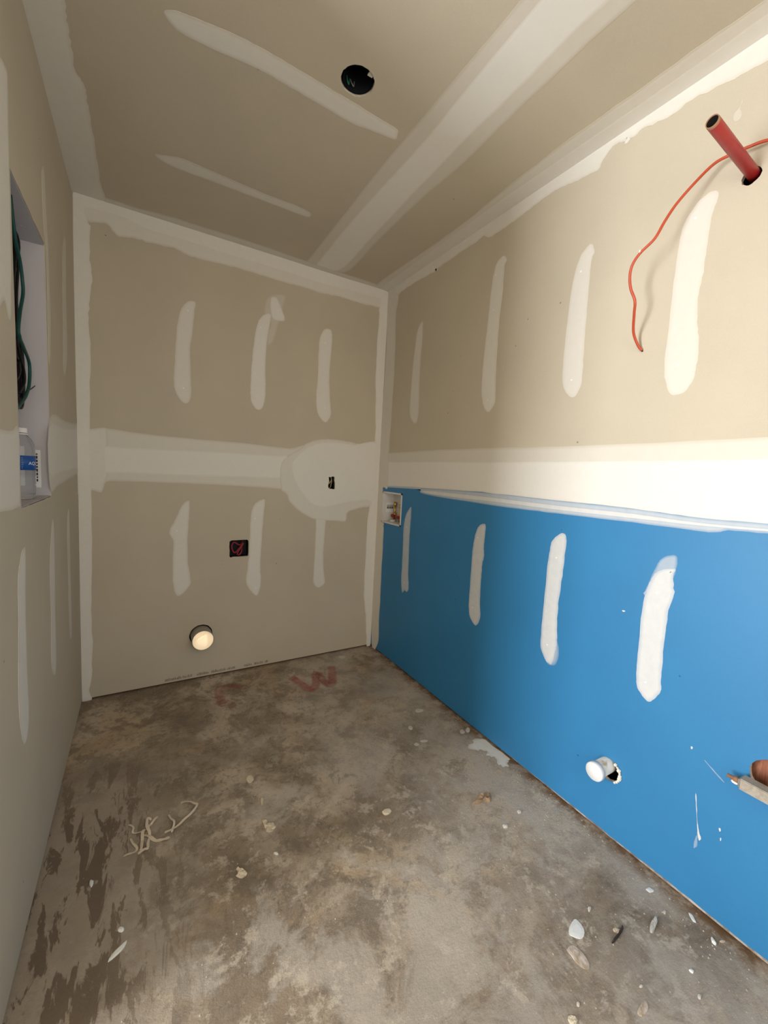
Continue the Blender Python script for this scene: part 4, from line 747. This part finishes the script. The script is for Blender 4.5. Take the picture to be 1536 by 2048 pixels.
# water bottle standing on the enclosure floor
M_PET = new_mat('clear_bottle_plastic', (.93, .94, .94), .08, spec=.5)
M_PET.node_tree.nodes['Principled BSDF'].inputs['Transmission Weight'].default_value = .92
M_PET.node_tree.nodes['Principled BSDF'].inputs['IOR'].default_value = 1.2
M_CAPW = new_mat('white_cap', (.85, .84, .84), .5)
M_LABEL = new_mat('blue_label', (.012, .085, .33), .35)
M_LABEL2 = new_mat('light_blue_label', (.10, .22, .45), .35)
bx, by, bz = -.046, -.830, HZ0+.0038
wbt = thing('water_bottle', (bx, by, bz), 'clear plastic water bottle with blue label standing in the wiring enclosure', 'bottle')
prof = [(.020, .0), (.028, .001), (.0315, .006), (.0315, .014), (.030, .018), (.0315, .024), (.0315, .038), (.030, .042), (.0315, .047), (.0315, .062), (.030, .066), (.0315, .071), (.0315, .132), (.0322, .135), (.0322, .150), (.030, .165), (.025, .178), (.018, .188), (.0135, .194), (.0135, .202)]
lathe('bottle_body', prof, (bx, by, bz), (0, 0, 1), M_PET, wbt, n=40)
lathe('neck_ring', [(.0135, .1935), (.0162, .194), (.0162, .197), (.0135, .1975)], (bx, by, bz), (0, 0, 1), M_CAPW, wbt)
lathe('bottle_cap', [(.0148, .199), (.0150, .200), (.0150, .212), (.0138, .2135), (.002, .214)], (bx, by, bz), (0, 0, 1), M_CAPW, wbt)
lb = lathe('label', [(.0320, .088), (.0326, .0882), (.0326, .1308), (.0320, .131)], (bx, by, bz), (0, 0, 1), M_LABEL, wbt, n=48, cap0=False, cap1=False)
def wrap(c):
    a = math.radians(-52)+c.x/.0329
    return Vector((bx+.0329*math.cos(a), by+.0329*math.sin(a), bz+.104+c.y))
bm = bmesh.new(); text_bm(bm, 'AQUAFINA', .0135, wrap)
from_bm('print', bm, M_CAPW, lb)
bm = bmesh.new()
for k in range(7):
    for s in range(3):
        a0 = math.radians(-104+s*11); a1 = a0+math.radians(R_.uniform(6, 9)); z = bz+.093+k*.0052
        q = [(.0329, a0, z), (.0329, a1, z), (.0329, a1, z+.0022), (.0329, a0, z+.0022)]
        bm.faces.new([bm.verts.new((bx+r*math.cos(a), by+r*math.sin(a), zz)) for r, a, zz in q])
from_bm('print', bm, M_LABEL2, lb)

# ------------------------------------------------------------------ rubbish on the slab
M_CHIP = {'white': new_mat('plaster_white', (.78, .79, .78), .8), 'offwhite': new_mat('plaster_offwhite', (.58, .54, .48), .85), 'cream': new_mat('plaster_cream', (.68, .59, .45), .9),
          'pale': new_mat('dusty_paper', (.50, .41, .32), .9), 'dark': new_mat('dark_wood', (.055, .042, .035), .9)}
_m = M_CHIP['pale']; base(_m, ramp(_m, noise_node(_m, coords(_m), 55, 6, .7), [(.40, (.40, .31, .22)), (.60, (.66, .57, .50))]))
def chip(name, kind, col, pts, label):
    cx = sum(p[0] for p in pts)/len(pts); cy = sum(p[1] for p in pts)/len(pts)
    size = max(math.dist(p, (cx, cy)) for p in pts)
    loop = smooth_loop(pts, 2); n = len(loop); bm = bmesh.new()
    if kind == 'flat': prof = [(1.0, 0.0), (1.0, .0016), (.55, .0026)]; jit = .0005
    elif kind == 'lump': prof = [(.92, 0.0), (1.0, size*.22), (.78, size*.5), (.4, size*.62)]; jit = size*.06
    else: prof = [(.92, 0.0), (1.02, size*.25), (.8, size*.5), (.45, size*.6)]; jit = size*.16
    prof = [(s, min(h, .009)) for s, h in prof]
    rings = []
    for s, h in prof:
        rings.append([bm.verts.new((cx+(x-cx)*s+(R_.uniform(-jit, jit) if h else 0), cy+(y-cy)*s+(R_.uniform(-jit, jit) if h else 0), max(.0, h+(R_.uniform(-jit, jit)*.7 if h else 0)))) for x, y in loop])
    for a, c in zip(rings, rings[1:]):
        for i in range(n): bm.faces.new((a[i], a[(i+1) % n], c[(i+1) % n], c[i]))
    bm.faces.new(rings[0]); bm.faces.new(rings[-1])
    o = from_bm(name, bm, M_CHIP[col], None, (cx, cy, 0))
    return tag(o, label, 'pebble' if name == 'pebble' else ('splinter' if col == 'dark' else ('scrap' if 'scrap' in name or 'sliver' in name and kind == 'flat' else 'plaster chip')))
for nm, kd, cl, pts, lab in CHIPS:
    chip(nm, kd, cl, pts, lab)

def ribbon(name, pts, wd, mat, zf, label, cat, group=None):
    P = smooth_loop(pts, 5, False); bm = bmesh.new(); rows = []; n = len(P)
    for i, p in enumerate(P):
        a, c = P[max(0, i-1)], P[min(n-1, i+1)]
        t = Vector((c[0]-a[0], c[1]-a[1])).normalized(); nv = Vector((-t.y, t.x))
        f = i/(n-1); w2 = wd*.5*(.75+.5*abs(mnoise.noise(Vector((f*5, pts[0][0]*9, 1)))))*(.45 if i in (0, n-1) else 1)
        tilt = mnoise.noise(Vector((f*4, pts[0][1]*7, 5)))*.9
        z = zf(f)
        l = Vector((p[0]+nv.x*w2, p[1]+nv.y*w2, max(.0002, z+w2*tilt))); r = Vector((p[0]-nv.x*w2, p[1]-nv.y*w2, max(.0002, z-w2*tilt)))
        rows.append([bm.verts.new(v) for v in (l, r, r+Vector((0, 0, .0009)), l+Vector((0, 0, .0009)))])
    for a, c in zip(rows, rows[1:]):
        for k in range(4): bm.faces.new((a[k], a[(k+1) % 4], c[(k+1) % 4], c[k]))
    bm.faces.new(rows[0]); bm.faces.new(rows[-1])
    return tag(from_bm(name, bm, mat, None, (P[0][0], P[0][1], 0)), label, cat, group)
M_TAPE = new_mat('torn_tape', (.66, .56, .44), .9)
SL = ['longest curved shred of torn paper tape reaching right from the tangle', 'short straight tape shred sticking up from the top of the tangle', 'hooked tape shred forming the right upright of the tangle',
      'straight upright tape shred in the middle of the tangle', 'curved tape shred sweeping right along the bottom of the tangle', 'bent tape shred at the lower left of the tangle',
      'thin crooked tape shred at the upper left of the tangle', 'small twisted tape shred under the longest curved shred']
for k, (pts, lab) in enumerate(zip(SHREDS, SL)):
    amp = (.010, .004, .006, .004, .003, .003, .003, .008)[k]
    ribbon('tape_shred', pts, 1.35*(.0062, .0066, .0062, .0068, .0072, .0062, .0058, .0058)[k], M_TAPE, lambda f, a=amp, kk=k: .0004+a*abs(math.sin(f*math.pi*(1.0 if kk in (0, 7) else 2.0))), lab, 'tape shred', 'torn tape shreds in the tangle')
# crumpled brown tape by the blue wall
cx = sum(p[0] for p in CRUMPLE)/len(CRUMPLE); cy = sum(p[1] for p in CRUMPLE)/len(CRUMPLE)
bm = bmesh.new(); lp = smooth_loop(CRUMPLE, 3); rg = []
for s, h in ((1, 0), (1.0, .004), (.8, .013), (.5, .010)):
    rg.append([bm.verts.new((cx+(x-cx)*s, cy+(y-cy)*s, 0 if h == 0 else max(.001, h+.009*mnoise.noise(Vector((x*70, y*70, s*3)))))) for x, y in lp])
for a, c in zip(rg, rg[1:]):
    for i in range(len(lp)): bm.faces.new((a[i], a[(i+1) % len(lp)], c[(i+1) % len(lp)], c[i]))
bm.faces.new(rg[0]); bm.faces.new(rg[-1])
tag(from_bm('crumpled_tape', bm, new_mat('brown_paper_tape', (.36, .25, .16), .9), None, (cx, cy, 0)), 'crumpled brown paper tape lying on the slab near the blue wall', 'scrap')

# fine grit that nobody could count
bm = bmesh.new()
M_GRIT = new_mat('grit', (.46, .40, .32), .9)
def grain(x, y, r):
    z = r*.45
    v = [bm.verts.new((x+r*dx*R_.uniform(.6, 1.2), y+r*dy*R_.uniform(.6, 1.2), zz)) for dx, dy, zz in ((1, 0, 0), (0, 1, 0), (-1, 0, 0), (0, -1, 0), (.2, .1, r*.9))]
    for i in range(4): bm.faces.new((v[i], v[(i+1) % 4], v[4]))
for _ in range(1500):
    x = R_.triangular(.02, W-.01, W-.01); y = R_.uniform(-2.6, -.3)
    if R_.random() < .3: x = W-abs(R_.gauss(0, .10))-.008
    if not .005 < x < W-.005: continue
    grain(x, y, R_.choice((.0009, .0012, .0016, .002, .0028)))
for _ in range(220):
    grain(R_.uniform(.05, W-.05), -abs(R_.gauss(0, .05))-.006, R_.choice((.001, .0018, .0026)))
tag(from_bm('floor_grit', bm, M_GRIT), 'pale plaster grit scattered over the concrete slab', 'grit', kind='stuff')
